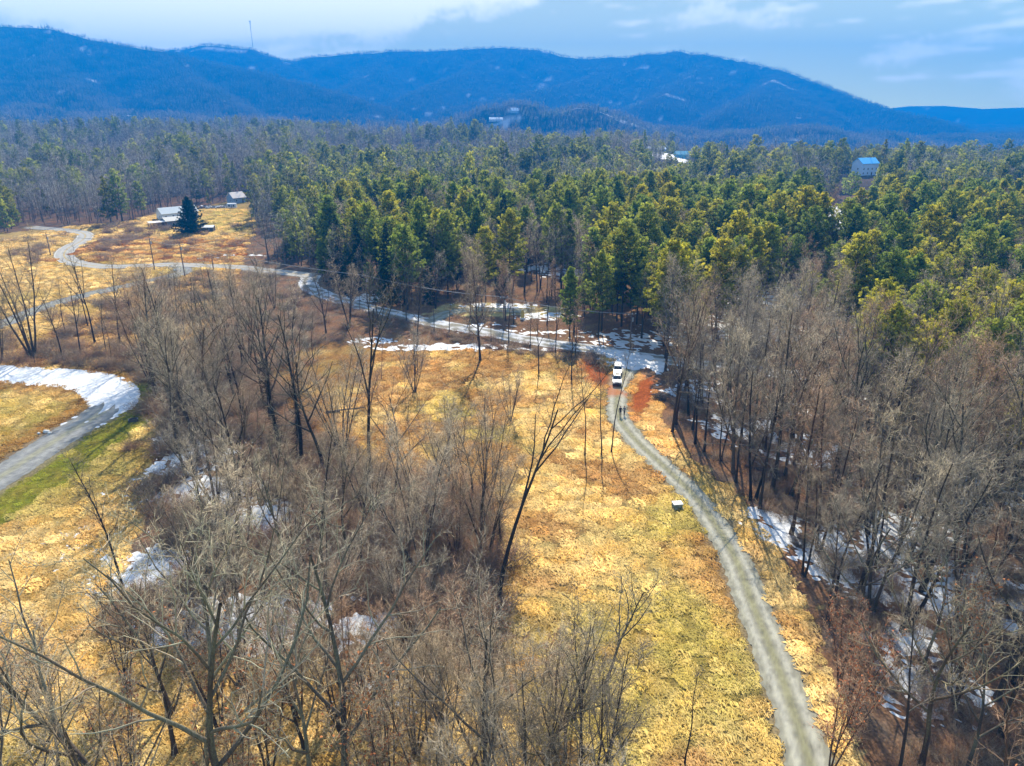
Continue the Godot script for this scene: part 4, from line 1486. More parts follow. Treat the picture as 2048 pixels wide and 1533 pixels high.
# bones: [from, to, radius, radius, colour]; one smooth skin round all of them
func skin(bones: Array, cell: float, k: float) -> MB:
	var lo := Vector3.ONE * 99
	var hi := -lo
	for b in bones:
		var r := maxf(b[2], b[3]) + cell * 3
		lo = lo.min(b[0].min(b[1]) - Vector3.ONE * r)
		hi = hi.max(b[0].max(b[1]) + Vector3.ONE * r)
	var nx := int((hi.x - lo.x) / cell) + 2
	var ny := int((hi.y - lo.y) / cell) + 2
	var nz := int((hi.z - lo.z) / cell) + 2
	var f := PackedFloat32Array()
	f.resize(nx * ny * nz)
	f.fill(9.0)
	var near := PackedFloat32Array()
	near.resize(f.size())
	near.fill(9.0)
	var who := PackedInt32Array()
	who.resize(f.size())
	for bi in bones.size():
		var b: Array = bones[bi]
		var a: Vector3 = b[0]
		var ab: Vector3 = b[1] - a
		var l2 := maxf(ab.length_squared(), 1e-6)
		var grow_ := maxf(b[2], b[3]) + k + cell * 2
		var p0: Vector3 = ((a.min(b[1]) - Vector3.ONE * grow_ - lo) / cell).max(Vector3.ZERO)
		var p1: Vector3 = (a.max(b[1]) + Vector3.ONE * grow_ - lo) / cell
		for z in range(int(p0.z), mini(int(p1.z) + 1, nz)):
			for y in range(int(p0.y), mini(int(p1.y) + 1, ny)):
				for x in range(int(p0.x), mini(int(p1.x) + 1, nx)):
					var p := lo + Vector3(x, y, z) * cell
					var t := clampf((p - a).dot(ab) / l2, 0, 1)
					var d: float = p.distance_to(a + ab * t) - lerpf(b[2], b[3], t)
					var i := (z * ny + y) * nx + x
					f[i] = blend(f[i], d, k)
					if d < near[i]:
						near[i] = d
						who[i] = bi
	var mb := MB.new()
	var id := PackedInt32Array()
	id.resize(f.size())
	id.fill(-1)
	var off := [0, 1, nx, nx + 1, nx * ny, nx * ny + 1, nx * ny + nx, nx * ny + nx + 1]
	for z in nz - 1:
		for y in ny - 1:
			for x in nx - 1:
				var i := (z * ny + y) * nx + x
				var inside := 0
				for o in off:
					if f[i + o] < 0: inside += 1
				if inside == 0 or inside == 8: continue
				var sum := Vector3.ZERO
				var n := 0
				for e in [[0, 1], [2, 3], [4, 5], [6, 7], [0, 2], [1, 3], [4, 6], [5, 7], [0, 4], [1, 5], [2, 6], [3, 7]]:
					var va := f[i + off[e[0]]]
					var vb := f[i + off[e[1]]]
					if (va < 0) != (vb < 0):
						var pa := Vector3(e[0] & 1, (e[0] >> 1) & 1, e[0] >> 2)
						var pb := Vector3(e[1] & 1, (e[1] >> 1) & 1, e[1] >> 2)
						sum += pa.lerp(pb, va / (va - vb))
						n += 1
				id[i] = mb.v.size()
				mb.v.append(lo + (Vector3(x, y, z) + sum / n) * cell)
				mb.n.append(Vector3(f[i + 1] - f[i], f[i + nx] - f[i], f[i + nx * ny] - f[i]).normalized())
				mb.c.append(bones[who[i]][4])
	for z in range(1, nz - 1):
		for y in range(1, ny - 1):
			for x in range(1, nx - 1):
				var i := (z * ny + y) * nx + x
				for ax in [[1, nx, nx * ny], [nx, nx * ny, 1], [nx * ny, 1, nx]]:
					if (f[i] < 0) == (f[i + ax[0]] < 0): continue
					var q := [id[i], id[i - ax[1]], id[i - ax[1] - ax[2]], id[i - ax[2]]]
					if q.min() < 0: continue
					if f[i] < 0:
						mb.ix.append_array([q[0], q[3], q[2], q[0], q[2], q[1]])
					else:
						mb.ix.append_array([q[0], q[1], q[2], q[0], q[2], q[3]])
	return mb


func person(label: String, at: Vector2, turn: float, stride: float, coat: Color, legs: Color, tall: float) -> void:
	var o := thing("person", label, "person", Vector3(at.x, land(at.x, at.y) + 0.05, at.y), turn, "people walking on the drive")
	o.scale = Vector3.ONE * tall / 1.76
	var flesh := Color(0.45, 0.28, 0.2)
	var boot := Color(0.03, 0.025, 0.02)
	var bones := [
		[Vector3(0, 0.98, 0), Vector3(0, 1.22, 0.0), 0.15, 0.15, coat], [Vector3(0, 1.22, 0), Vector3(0, 1.40, -0.01), 0.16, 0.13, coat], [Vector3(-0.16, 1.43, 0), Vector3(0.16, 1.43, 0), 0.075, 0.075, coat],
		[Vector3(0, 1.44, 0), Vector3(0, 1.56, 0.01), 0.055, 0.055, flesh], [Vector3(0, 1.63, 0.015), Vector3(0, 1.70, 0.0), 0.082, 0.09, flesh], [Vector3(0, 1.57, 0.05), Vector3(0, 1.58, 0.06), 0.045, 0.04, flesh],
		[Vector3(0, 1.645, 0.09), Vector3(0, 1.62, 0.112), 0.012, 0.018, flesh], [Vector3(-0.088, 1.65, 0), Vector3(-0.09, 1.62, 0), 0.018, 0.015, flesh], [Vector3(0.088, 1.65, 0), Vector3(0.09, 1.62, 0), 0.018, 0.015, flesh],
	]
	for s in [-1.0, 1.0]:
		var st: float = stride * s
		var hip := Vector3(0.09 * s, 0.93, 0)
		var knee := Vector3(0.10 * s, 0.50, st * 0.16 + 0.03)
		var ankle := Vector3(0.10 * s, 0.09, st * 0.26 - 0.03)
		bones.append([hip, knee, 0.098, 0.062, legs])
		bones.append([knee, ankle, 0.062, 0.045, legs])
		bones.append([ankle + Vector3(0, -0.04, -0.03), ankle + Vector3(0.015 * s, -0.045, 0.15), 0.045, 0.038, boot])
		var sh := Vector3(0.2 * s, 1.42, 0)
		var el := Vector3(0.26 * s, 1.14, -st * 0.10 - 0.02)
		var wr := Vector3(0.25 * s, 0.90, -st * 0.16 + 0.06)
		bones.append([sh, el, 0.062, 0.047, coat])
		bones.append([el, wr, 0.047, 0.033, coat])
		bones.append([wr, wr + Vector3(0, -0.07, 0.01), 0.03, 0.034, flesh])
	var mb := skin(bones, 0.024, 0.05)
	for s in [-1.0, 1.0]:   # fingers and thumb, slightly curled
		var wr := Vector3(0.25 * s, 0.83, -stride * s * 0.16 + 0.07)
		for k in 4:
			var b := wr + Vector3(0, -0.015, (k - 1.5) * 0.019)
			var L: float = [0.06, 0.07, 0.066, 0.05][k]
			mb.tube(PackedVector3Array([b, b + Vector3(-0.004 * s, -L * 0.6, 0.004), b + Vector3(-0.022 * s, -L, 0.008)]), PackedFloat32Array([0.0095, 0.009, 0.006]), 5, flesh)
		var tb := wr + Vector3(0, 0.03, 0.03)
		mb.tube(PackedVector3Array([tb, tb + Vector3(-0.008 * s, -0.03, 0.025), tb + Vector3(-0.015 * s, -0.06, 0.028)]), PackedFloat32Array([0.012, 0.011, 0.007]), 5, flesh)
	var m := paint(0.85, 0.3)
	part("body", mb, m, o)
	var hair := Color(0.05, 0.035, 0.025)
	part("hair", skin([[Vector3(0, 1.70, -0.02), Vector3(0, 1.735, -0.005), 0.098, 0.09, hair], [Vector3(0, 1.62, -0.05), Vector3(0, 1.7, -0.03), 0.07, 0.09, hair]], 0.02, 0.03), m, o)
	var face: MB
	for s in [-1.0, 1.0]:
		face = MB.new()
		face.box(Vector3(0.032 * s, 1.655, 0.092), Vector3(0.024, 0.012, 0.012), Color(0.03, 0.02, 0.02))
		part("eye", face, m, o)
	face = MB.new()
	face.box(Vector3(0, 1.585, 0.102), Vector3(0.045, 0.009, 0.012), Color(0.25, 0.09, 0.08))
	part("mouth", face, m, o)


# ---------------------------------------------------------------- vehicles
func vehicle(label: String, at: Vector2, turn: float, long_bed: bool) -> void:
	var o := thing("parked_car", label, "car", Vector3(at.x, land(at.x, at.y) + 0.1, at.y), turn, "white vehicles parked on the drive")
	o.scale = Vector3.ONE * 0.93
	var white := StandardMaterial3D.new()
	white.albedo_color = Color(0.86, 0.86, 0.85)
	white.roughness = 0.3
	white.clearcoat_enabled = true
	var dark := StandardMaterial3D.new()
	dark.albedo_color = Color(0.10, 0.10, 0.11)
	dark.roughness = 0.5
	var glass := StandardMaterial3D.new()
	glass.albedo_color = Color(0.07, 0.10, 0.12)
	glass.roughness = 0.08
	var lamp := StandardMaterial3D.new()
	lamp.albedo_color = Color(0.75, 0.76, 0.78)
	lamp.roughness = 0.15
	var chrome := StandardMaterial3D.new()
	chrome.albedo_color = Color(0.6, 0.6, 0.62)
	chrome.metallic = 0.9
	chrome.roughness = 0.3
	var P := func(a: Array) -> PackedVector2Array: return PackedVector2Array(a)
	var mb := MB.new()
	mb.hull(P.call([Vector2(-2.42, 0.48), Vector2(-2.46, 0.95), Vector2(-2.38, 1.12), Vector2(0.95, 1.14), Vector2(1.5, 1.12), Vector2(2.2, 1.03), Vector2(2.42, 0.9), Vector2(2.46, 0.5), Vector2(2.3, 0.38), Vector2(-2.3, 0.38)]), 0.38, 0.93, 1.14, 0.90, Color.WHITE)
	part("body", mb, white, o)
	mb = MB.new()
	var back := -0.75 if long_bed else -2.3
	mb.hull(P.call([Vector2(back - 0.05, 1.10), Vector2(back + 0.1, 1.72), Vector2(back + 0.3, 1.82), Vector2(0.2, 1.80), Vector2(0.42, 1.72), Vector2(1.15, 1.10)]), 1.1, 0.90, 1.8, 0.70, Color.WHITE)
	part("cabin", mb, white, o)
	mb = MB.new()
	mb.quad(Vector3(-0.80, 1.17, 1.12), Vector3(-0.70, 1.70, 0.50), Vector3(0.70, 1.70, 0.50), Vector3(0.80, 1.17, 1.12), Color.WHITE)
	var ws := part("windscreen", mb, glass, o)
	mb = MB.new()
	for s in [-0.35, 0.3]:
		mb.spike(Vector3(s, 1.20, 1.11), Vector3(s + 0.5, 1.36, 0.92), 0.012, Color.WHITE)
	part("wiper", mb, dark, ws)
	for s in [-1.0, 1.0]:
		for w in [[0.55, -0.25], [-0.35, back + 0.3]]:
			if long_bed and w[1] > w[0]: continue
			mb = MB.new()
			var q := [Vector3(0.903 * s, 1.18, w[0] + (0.3 if w[0] > 0 else 0.0)), Vector3(0.742 * s, 1.70, w[0] - (0.2 if w[0] > 0 else 0.0)), Vector3(0.742 * s, 1.70, w[1]), Vector3(0.903 * s, 1.18, w[1])]
			if s > 0: mb.quad(q[0], q[1], q[2], q[3], Color.WHITE)
			else: mb.quad(q[3], q[2], q[1], q[0], Color.WHITE)
			part("side_window", mb, glass, o)
		mb = MB.new()
		mb.box(Vector3(1.0 * s, 1.18, 0.75), Vector3(0.2, 0.14, 0.1), Color.WHITE)
		part("wing_mirror", mb, white, o)
		mb = MB.new()
		mb.box(Vector3(0.66 * s, 0.86, 2.41), Vector3(0.36, 0.18, 0.14), Color.WHITE)
		part("headlight", mb, lamp, o)
		mb = MB.new()
		mb.box(Vector3(0.8 * s, 0.95, -2.45), Vector3(0.16, 0.3, 0.08), Color(0.5, 0.03, 0.02))
		part("tail_light", mb, paint(0.3, 0.5), o)
		for z in [1.5, -1.5]:
			mb = MB.new()
			mb.tube(PackedVector3Array([Vector3(0.70 * s, 0.36, z), Vector3(0.72 * s, 0.36, z), Vector3(0.94 * s, 0.36, z), Vector3(0.96 * s, 0.36, z)]), PackedFloat32Array([0.3, 0.37, 0.37, 0.24]), 18, Color.WHITE)
			var wheel := part("wheel", mb, dark, o)
			mb = MB.new()
			mb.tube(PackedVector3Array([Vector3(0.90 * s, 0.36, z), Vector3(0.955 * s, 0.36, z), Vector3(0.965 * s, 0.36, z)]), PackedFloat32Array([0.23, 0.22, 0.01]), 14, Color.WHITE)
			part("rim", mb, chrome, wheel)
	mb = MB.new()
	mb.box(Vector3(0, 0.84, 2.44), Vector3(0.92, 0.26, 0.08), Color.WHITE)
	part("grille", mb, dark, o)
	mb = MB.new()
	mb.box(Vector3(0, 0.52, 2.46), Vector3(1.80, 0.24, 0.16), Color.WHITE)
	part("bumper", mb, dark, o)
	if long_bed:
		mb = MB.new()
		mb.box(Vector3(0, 1.146, -1.6), Vector3(1.5, 0.03, 1.4), Color.WHITE)
		part("load_bed", mb, dark, o)
	else:
		mb = MB.new()
		mb.box(Vector3(0, 1.822, -0.5), Vector3(0.8, 0.012, 0.55), Color.WHITE)
		part("sunroof", mb, glass, o)


# ---------------------------------------------------------------- buildings
func house(called: String, label: String, at: Vector2, turn: float, w: float, l: float, wall_h: float, roof_h: float, wall_c: Color, roof_c: Color, windows: int, over := 0.4, storeys := 1) -> Node3D:
	var o := thing(called, label, "shed" if called == "shed" else "barn" if called == "barn" else "house", Vector3(at.x, land(at.x, at.y) - 0.15, at.y), turn)
	var m := paint(0.85, 0.3)
	var hw := w * 0.5
	var hl := l * 0.5
	var mb := MB.new()   # the ridge runs along x; gables face the ends
	var c := [Vector3(-hl, 0, hw), Vector3(hl, 0, hw), Vector3(hl, 0, -hw), Vector3(-hl, 0, -hw)]
	var up := Vector3(0, wall_h, 0)
	for i in 4:
		var a: Vector3 = c[i]
		var b: Vector3 = c[(i + 1) % 4]
		mb.quad(a, a + up, b + up, b, wall_c)
	var ga := Vector3(-hl, wall_h + roof_h, 0)
	var gb := Vector3(hl, wall_h + roof_h, 0)
	mb.tri(c[3] + up, ga, c[0] + up, wall_c)
	mb.tri(c[1] + up, gb, c[2] + up, wall_c)
	part("wall", mb, m, o)
	mb = MB.new()
	var rise := roof_h / hw
	for s in [1.0, -1.0]:
		var e := Vector3(0, wall_h - over * rise, (hw + over) * s)
		var n := Vector3(0, hw, roof_h * s).normalized()
		var mid := (Vector3(0, wall_h + roof_h, 0) + e) * 0.5 + n * 0.09
		var slope := Vector3(0, e.y - wall_h - roof_h, e.z)
		var bz := slope.normalized()
		mb.box(mid, Vector3(l + over * 2.0, 0.16, slope.length()), roof_c, Basis(Vector3(1, 0, 0), n if s > 0 else n, bz))
	var roof := part("roof", mb, m, o)
	if storeys > 0 and called == "house":
		mb = MB.new()
		mb.box(Vector3(l * 0.22, wall_h + roof_h + 0.3, -0.3), Vector3(0.7, 1.4, 0.6), Color(0.3, 0.16, 0.12))
		part("chimney", mb, m, roof)
	var frame := wall_c.lerp(Color(0.8, 0.8, 0.8), 0.7)
	for st in storeys:
		for k in windows:
			for side in [1.0, -1.0]:
				var x := lerpf(-hl, hl, (k + 0.5) / windows)
				if called != "shed" and k == windows / 2 and st == 0 and side > 0:
					mb = MB.new()
					mb.box(Vector3(x, 1.15, hw * side + 0.03), Vector3(1.0, 2.1, 0.1), Color(0.12, 0.08, 0.06))
					var door := part("door", mb, m, o)
					mb = MB.new()
					mb.box(Vector3(x + 0.38, 1.1, hw * side + 0.1), Vector3(0.06, 0.14, 0.06), Color(0.4, 0.35, 0.2))
					part("handle", mb, m, door)
					continue
				win(o, Vector3(x, 1.6 + st * 2.8, hw * side), 0.0 if side > 0 else PI, frame)
		for side in [1.0, -1.0]:
			win(o, Vector3(hl * side, 1.6 + st * 2.8, w * 0.12), PI / 2 * side, frame)
	return o


func win(o: Node3D, at: Vector3, turn: float, frame: Color) -> void:
	var b := Basis(Vector3.UP, turn)
	var mb := MB.new()
	for s in [-1.0, 1.0]:
		mb.box(at + b * Vector3(0.5 * s, 0, 0.03), Vector3(0.1, 1.2, 0.1), frame, b)
		mb.box(at + b * Vector3(0, 0.6 * s, 0.033), Vector3(1.1, 0.1, 0.1), frame, b)
	var w := part("window", mb, M.house, o)
	mb = MB.new()
	mb.box(at + b * Vector3(0, 0, 0.005), Vector3(0.95, 1.15, 0.04), Color(0.04, 0.05, 0.06), b)
	part("pane", mb, M.pane, w)


func pole(label: String, at: Vector2, h: float, arm: bool) -> Vector3:
	var base := Vector3(at.x, land(at.x, at.y) - 0.3, at.y)
	var o := thing("utility_pole", label, "utility pole", base, 0.5, "wooden utility poles")
	var mb := MB.new()
	mb.tube(PackedVector3Array([Vector3.ZERO, Vector3(0, h * 0.5, 0), Vector3(0.03, h, 0)]), PackedFloat32Array([0.19, 0.16, 0.13]), 9, Color(0.13, 0.10, 0.08))
	part("post", mb, M.house, o)
	if arm:
		mb = MB.new()
		mb.box(Vector3(0, h - 0.7, 0.12), Vector3(2.4, 0.14, 0.12), Color(0.16, 0.13, 0.10))
		part("crossarm", mb, M.house, o)
		for k in 3:
			mb = MB.new()
			mb.tube(PackedVector3Array([Vector3(k - 1.0, h - 0.63, 0.12), Vector3(k - 1.0, h - 0.45, 0.12), Vector3(k - 1.0, h - 0.35, 0.12)]), PackedFloat32Array([0.06, 0.09, 0.03]), 8, Color(0.6, 0.62, 0.65))
			part("insulator", mb, M.house, o)
		mb = MB.new()
		mb.tube(PackedVector3Array([Vector3(0.32, h - 2.4, 0), Vector3(0.32, h - 2.3, 0), Vector3(0.32, h - 1.5, 0), Vector3(0.32, h - 1.4, 0)]), PackedFloat32Array([0.1, 0.24, 0.24, 0.1]), 12, Color(0.42, 0.44, 0.45))
		part("transformer", mb, M.house, o)
	return base + Vector3(0, h - 0.4, 0)


func wires(label: String, tops: Array) -> void:
	var o := thing("power_line", label, "power line")
	for i in tops.size() - 1:
		for k in 3:
			var off := Vector3((k - 1) * 0.9, -0.1 * absf(k - 1), (k - 1) * 0.4)
			var pts := PackedVector3Array()
			var rad := PackedFloat32Array()
			for s in 13:
				var t := s / 12.0
				var p: Vector3 = tops[i].lerp(tops[i + 1], t)
				pts.append(p + off - Vector3(0, sin(t * PI) * p.distance_to(tops[i]) * 0.0 + 4.0 * t * (1 - t) * 0.9, 0))
				rad.append(0.022)
			var mb := MB.new()
			mb.tube(pts, rad, 4, Color(0.30, 0.30, 0.31))
			part("wire", mb, M.house, o)


func boulder(size: Vector3, col: Color, seed_: int) -> MB:
	var mb := MB.new()
	var f := FastNoiseLite.new()
	f.seed = seed_
	f.frequency = 0.9
	var rings := 7
	var seg := 10
	for i in rings + 1:
		for j in seg:
			var th := PI * i / rings
			var ph := TAU * j / seg
			var d := Vector3(sin(th) * cos(ph), cos(th), sin(th) * sin(ph))
			var r := 1.0 + f.get_noise_3dv(d * 1.3) * 0.5
			mb.v.append(d * size * 0.5 * r)
			mb.n.append((d / size).normalized())
			mb.c.append(col)
	for i in rings:
		for j in seg:
			var a := i * seg + j
			var b := i * seg + (j + 1) % seg
			mb.ix.append_array([a, b + seg, b, a, a + seg, b + seg])
	return mb


func build_things() -> void:
	M.house = paint(0.8, 0.3)
	M.pane = paint(0.1, 0.5)
	var r := RandomNumberGenerator.new()
	r.seed = 4
	vehicle("white car at the front of the parked pair, nose to the gravel", Vector2(20.7, -131.4), -0.10, false)
	vehicle("white car parked close behind the other on the snow", Vector2(21.7, -137.3), -0.16, false)
	person("person in dark clothes walking along the gravel drive", Vector2(19.0, -114.6), -0.2, 1.0, Color(0.018, 0.018, 0.022), Color(0.02, 0.02, 0.026), 1.82)
	person("person in a grey coat and dark trousers beside the darker dressed one", Vector2(19.75, -115.0), 0.1, -0.7, Color(0.20, 0.20, 0.21), Color(0.05, 0.05, 0.06), 1.70)
	# green utility box
	var o := thing("utility_box", "low white topped utility box in the grass beside the gravel drive", "utility box", Vector3(22.3, land(22.3, -83.8), -83.8), 0.12)
	var mb := MB.new()
	mb.box(Vector3(0, 0.06, 0), Vector3(1.5, 0.16, 1.15), Color(0.34, 0.33, 0.31))
	part("base", mb, M.house, o)
	mb = MB.new()
	mb.box(Vector3(0, 0.42, 0), Vector3(1.22, 0.58, 0.9), Color(0.20, 0.23, 0.18))
	part("cabinet", mb, M.house, o)
	mb = MB.new()
	mb.box(Vector3(0, 0.75, 0.0), Vector3(1.32, 0.10, 1.0), Color(0.72, 0.73, 0.70))
	mb.box(Vector3(0, 0.68, 0.48), Vector3(1.30, 0.09, 0.05), Color(0.45, 0.47, 0.43))
	part("lid", mb, M.house, o)
	mb = MB.new()
	mb.box(Vector3(-0.1, 0.803, -0.1), Vector3(0.12, 0.01, 0.16), Color(0.35, 0.37, 0.38))
	part("label_plate", mb, M.house, o)
	mb = MB.new()
	mb.box(Vector3(0.1, 0.45, 0.465), Vector3(0.1, 0.16, 0.04), Color(0.4, 0.4, 0.38))
	part("latch", mb, M.house, o)
	# brush pile
	mb = MB.new()
	for k in 420:
		var a := r.randf() * TAU
		var p := Vector3(cos(a) * r.randf() * 2.0, r.randf_range(0.0, 0.9), sin(a) * r.randf() * 1.4)
		mb.spike(p, p + Vector3(r.randf_range(-1.4, 1.4), r.randf_range(-0.2, 0.6), r.randf_range(-1, 1)), r.randf_range(0.015, 0.06), Color(0.09, 0.075, 0.065) * r.randf_range(0.6, 1.6))
	o = part("brush_pile", mb, M.twig, self)
	o.position = Vector3(28.0, land(28, -123), -123)
	tag(o, "dark heap of cut branches beside the drive above the clay bank", "brush pile")
	# rocks and small things
	for k in 3:
		var p := Vector2(-77.9 + [0.0, 0.9, -0.8][k], -108.2 + [0.0, 0.5, 0.7][k])
		var b := part("rock", boulder([Vector3(1.0, 0.7, 0.8), Vector3(0.6, 0.4, 0.6), Vector3(0.5, 0.4, 0.5)][k], Color(0.55, 0.54, 0.52), 70 + k), M.house, self)
		b.position = Vector3(p.x, land(p.x, p.y) + 0.1, p.y)
		tag(b, ["largest pale rock on the inner edge of the curving gravel road", "small pale rock on the road side of the largest one", "small pale rock on the grass side of the largest one"][k], "rock", "pale rocks by the curving road")
	o = thing("culvert", "dark concrete drain box set in the green verge", "drain", Vector3(-66.1, land(-66.1, -113.6), -113.6), 0.5)
	mb = MB.new()
	for s in [-1.0, 1.0]:
		mb.box(Vector3(0.7 * s, 0.2, 0), Vector3(0.16, 0.5, 1.0), Color(0.09, 0.09, 0.09))
		mb.box(Vector3(0, 0.2, 0.45 * s), Vector3(1.24, 0.5, 0.12), Color(0.09, 0.09, 0.09))
	part("frame", mb, M.house, o)
	mb = MB.new()
	for k in 6: mb.box(Vector3(-0.5 + k * 0.2, 0.41, 0), Vector3(0.06, 0.05, 0.78), Color(0.05, 0.05, 0.055))
	part("grate", mb, M.house, o)
	var wr := part("rock", boulder(Vector3(1.6, 1.0, 1.2), Color(0.7, 0.7, 0.68), 91), M.house, self)
	wr.position = Vector3(-114.2, land(-114.2, -237.4) + 0.2, -238.6)
	tag(wr, "white painted rock on the grass tip inside the hairpin", "rock")
	o = thing("marker_post", "squat yellow marker post with a pointed top among the bare trees", "post", Vector3(2.7, land(2.7, -177.7), -177.7))
	mb = MB.new()
	mb.box(Vector3(0, 0.2, 0), Vector3(1.3, 0.5, 1.1), Color(0.7, 0.7, 0.68))
	part("base", mb, M.house, o)
	mb = MB.new()
	mb.tube(PackedVector3Array([Vector3(0, 0.4, 0), Vector3(0, 1.7, 0), Vector3(0, 2.3, 0), Vector3(0, 2.5, 0)]), PackedFloat32Array([0.55, 0.5, 0.26, 0.02]), 8, Color(0.55, 0.42, 0.12))
	part("shaft", mb, M.house, o)
	# logs on the woodland floor
	var lying := [[44, -56, 0.4, 7, "grey fallen log near the leaning twin tree, lowest of the wood logs"], [52, -70, 1.1, 8, "brown fallen log lying across the mid slope of the wood"], [38, -95, -0.5, 6, "short fallen log behind the tall tree by the utility box"], [58, -84, 2.2, 9, "long fallen log deep in the wood beyond the snow patches"], [-47, -94, 0.9, 7, "fallen log lying in the thicket snow by the grass edge"], [-22, -72, -0.7, 8, "fallen trunk in the middle of the thicket"], [-30, -118, 0.3, 7, "pale fallen log at the top of the thicket"]]
	for L in lying:
		var log_b := MB.new()
		var half_l: float = L[3] * 0.5
		log_b.tube(PackedVector3Array([Vector3(-half_l, 0.0, 0), Vector3(-half_l + 0.02, 0.0, 0), Vector3(0, 0.06, 0.1), Vector3(half_l * 0.6, 0.1, 0.15), Vector3(half_l, 0.2, 0.1)]), PackedFloat32Array([0.01, 0.24, 0.21, 0.15, 0.06]), 9, Color(0.17, 0.14, 0.115))
		for k in 5:
			var q := Vector3(r.randf_range(-0.2, 0.9) * half_l, 0.1, 0.05)
			log_b.spike(q, q + Vector3(r.randf_range(0.2, 0.9), r.randf_range(0.2, 1.0), r.randf_range(-0.9, 0.9)), 0.04, Color(0.16, 0.13, 0.11))
		o = part("fallen_log", log_b, bark_mats[0], self)
		o.position = Vector3(L[0], land(L[0], L[1]) + 0.16, L[1])
		o.rotation.y = L[2]
		tag(o, L[4], "log")
	# houses
	house("house", "long white house with a pale grey roof behind the big dark evergreen", Vector2(-170, -368), 0.80, 7.5, 18, 3.2, 2.5, Color(0.72, 0.75, 0.80), Color(0.55, 0.58, 0.58), 5)
	var barn := house("barn", "low dark barn with a wide pale roof in front of the white house", Vector2(-158.5, -341), 0.72, 8, 11, 3.2, 1.2, Color(0.20, 0.22, 0.26), Color(0.50, 0.48, 0.44), 2, 0.7)
	mb = MB.new()
	mb.box(Vector3(-9.0, 2.9, 1.0), Vector3(7.4, 0.18, 5.0), Color(0.78, 0.72, 0.70))
	for s in [-1.0, 1.0]:
		for t in [-1.0, 1.0]: mb.box(Vector3(-9.0 + 3.3 * s, 1.4, 1.0 + 2.2 * t), Vector3(0.2, 2.9, 0.2), Color(0.2, 0.1, 0.08))
	part("lean_to", mb, M.house, barn)
	house("shed", "small open shed with a white roof beside the big dark evergreen", Vector2(-137.5, -326), 0.1, 3.6, 4.6, 2.2, 0.6, Color(0.10, 0.10, 0.12), Color(0.74, 0.75, 0.76), 1)
	house("house", "distant house with a pale pink roof and blue grey gable behind the scrap heap", Vector2(-161, -426), 0.9, 7, 8, 3.2, 2.8, Color(0.26, 0.34, 0.45), Color(0.72, 0.62, 0.55), 2)
	o = thing("camper_trailer", "small pale blue trailer with a rounded white roof by the scrap heap", "trailer", Vector3(-155.6, land(-155.6, -404), -404), 0.1)
	mb = MB.new()
	mb.hull(PackedVector2Array([Vector2(-1.2, 0.5), Vector2(-1.2, 2.2), Vector2(-0.8, 2.6), Vector2(0.8, 2.6), Vector2(1.2, 2.2), Vector2(1.2, 0.5)]), 0.5, 2.5, 2.6, 2.4, Color(0.50, 0.56, 0.62))
	part("body", mb, M.house, o)
	mb = MB.new()
	mb.box(Vector3(0, 2.66, 0), Vector3(4.7, 0.12, 1.9), Color(0.8, 0.8, 0.82))
	part("roof", mb, M.house, o)
	for s in [-1.2, 1.2]: win(o, Vector3(s, 1.6, 1.2), 0.0, Color(0.5, 0.5, 0.5))
	mb = MB.new()
	mb.box(Vector3(0, 1.3, 1.22), Vector3(0.7, 1.7, 0.06), Color(0.2, 0.22, 0.26))
	part("door", mb, M.house, o)
	for s in [-1.0, 1.0]:
		mb = MB.new()
		mb.tube(PackedVector3Array([Vector3(0.8, 0.35, 1.0 * s), Vector3(0.8, 0.35, 1.22 * s)]), PackedFloat32Array([0.35, 0.35]), 12, Color(0.03, 0.03, 0.03))
		part("wheel", mb, M.house, o)
	mb = MB.new()
	for k in 90:
		var p := Vector3(r.randf_range(-9, 6), r.randf_range(0.1, 0.8), r.randf_range(-3, 3))
		var b := Basis.from_euler(Vector3(r.randf_range(-0.4, 0.4), r.randf() * TAU, r.randf_range(-0.4, 0.4)))
		mb.box(p, Vector3(r.randf_range(0.3, 1.8), r.randf_range(0.1, 0.7), r.randf_range(0.3, 1.2)), [Color(0.7, 0.7, 0.7), Color(0.06, 0.06, 0.07), Color(0.3, 0.2, 0.15), Color(0.16, 0.18, 0.22)][r.randi() % 4], b)
	var heap := part("scrap_heap", mb, M.house, self)
	heap.position = Vector3(-166.5, land(-166.5, -408), -408)
	tag(heap, "long heap of white and dark scrap at the edge of the bare wood", "scrap heap", "", "stuff")
	house("house", "tall pale blue house with a bright blue metal roof rising over the pines", Vector2(244, -512), 0.38, 9, 15, 8.0, 3.4, Color(0.55, 0.68, 0.85), Color(0.16, 0.55, 0.95), 4, 0.4, 2)
	house("house", "long low snow roofed building at the back of the far white clearing", Vector2(152, -806), 0.05, 9, 26, 3.4, 2.4, Color(0.24, 0.30, 0.40), Color(0.82, 0.84, 0.86), 6)
	house("house", "blue grey house in the middle of the far white clearing", Vector2(176, -775), 0.1, 9, 13, 4.4, 3.0, Color(0.10, 0.32, 0.42), Color(0.20, 0.42, 0.5), 3)
	house("house", "low house with a white roof on the far side of the snow clearing", Vector2(208, -800), -0.05, 9, 19, 3.2, 2.2, Color(0.2, 0.26, 0.34), Color(0.82, 0.84, 0.86), 4)
	house("house", "white roofed house on the blue wooded hill, larger of the hill pair", Vector2(-38, -1800), 0.1, 14, 32, 5, 4.5, Color(0.6, 0.62, 0.64), Color(0.84, 0.84, 0.82), 5)
	house("house", "small steep roofed house on the blue wooded hill beside the larger one", Vector2(6, -1806), 0.2, 14, 17, 6, 6.0, Color(0.3, 0.4, 0.5), Color(0.8, 0.83, 0.86), 3)
	# poles and wires
	var t1 := pole("wooden utility pole with crossarm on the grass inside the hairpin", Vector2(-121.5, -239.6), 11.4, true)
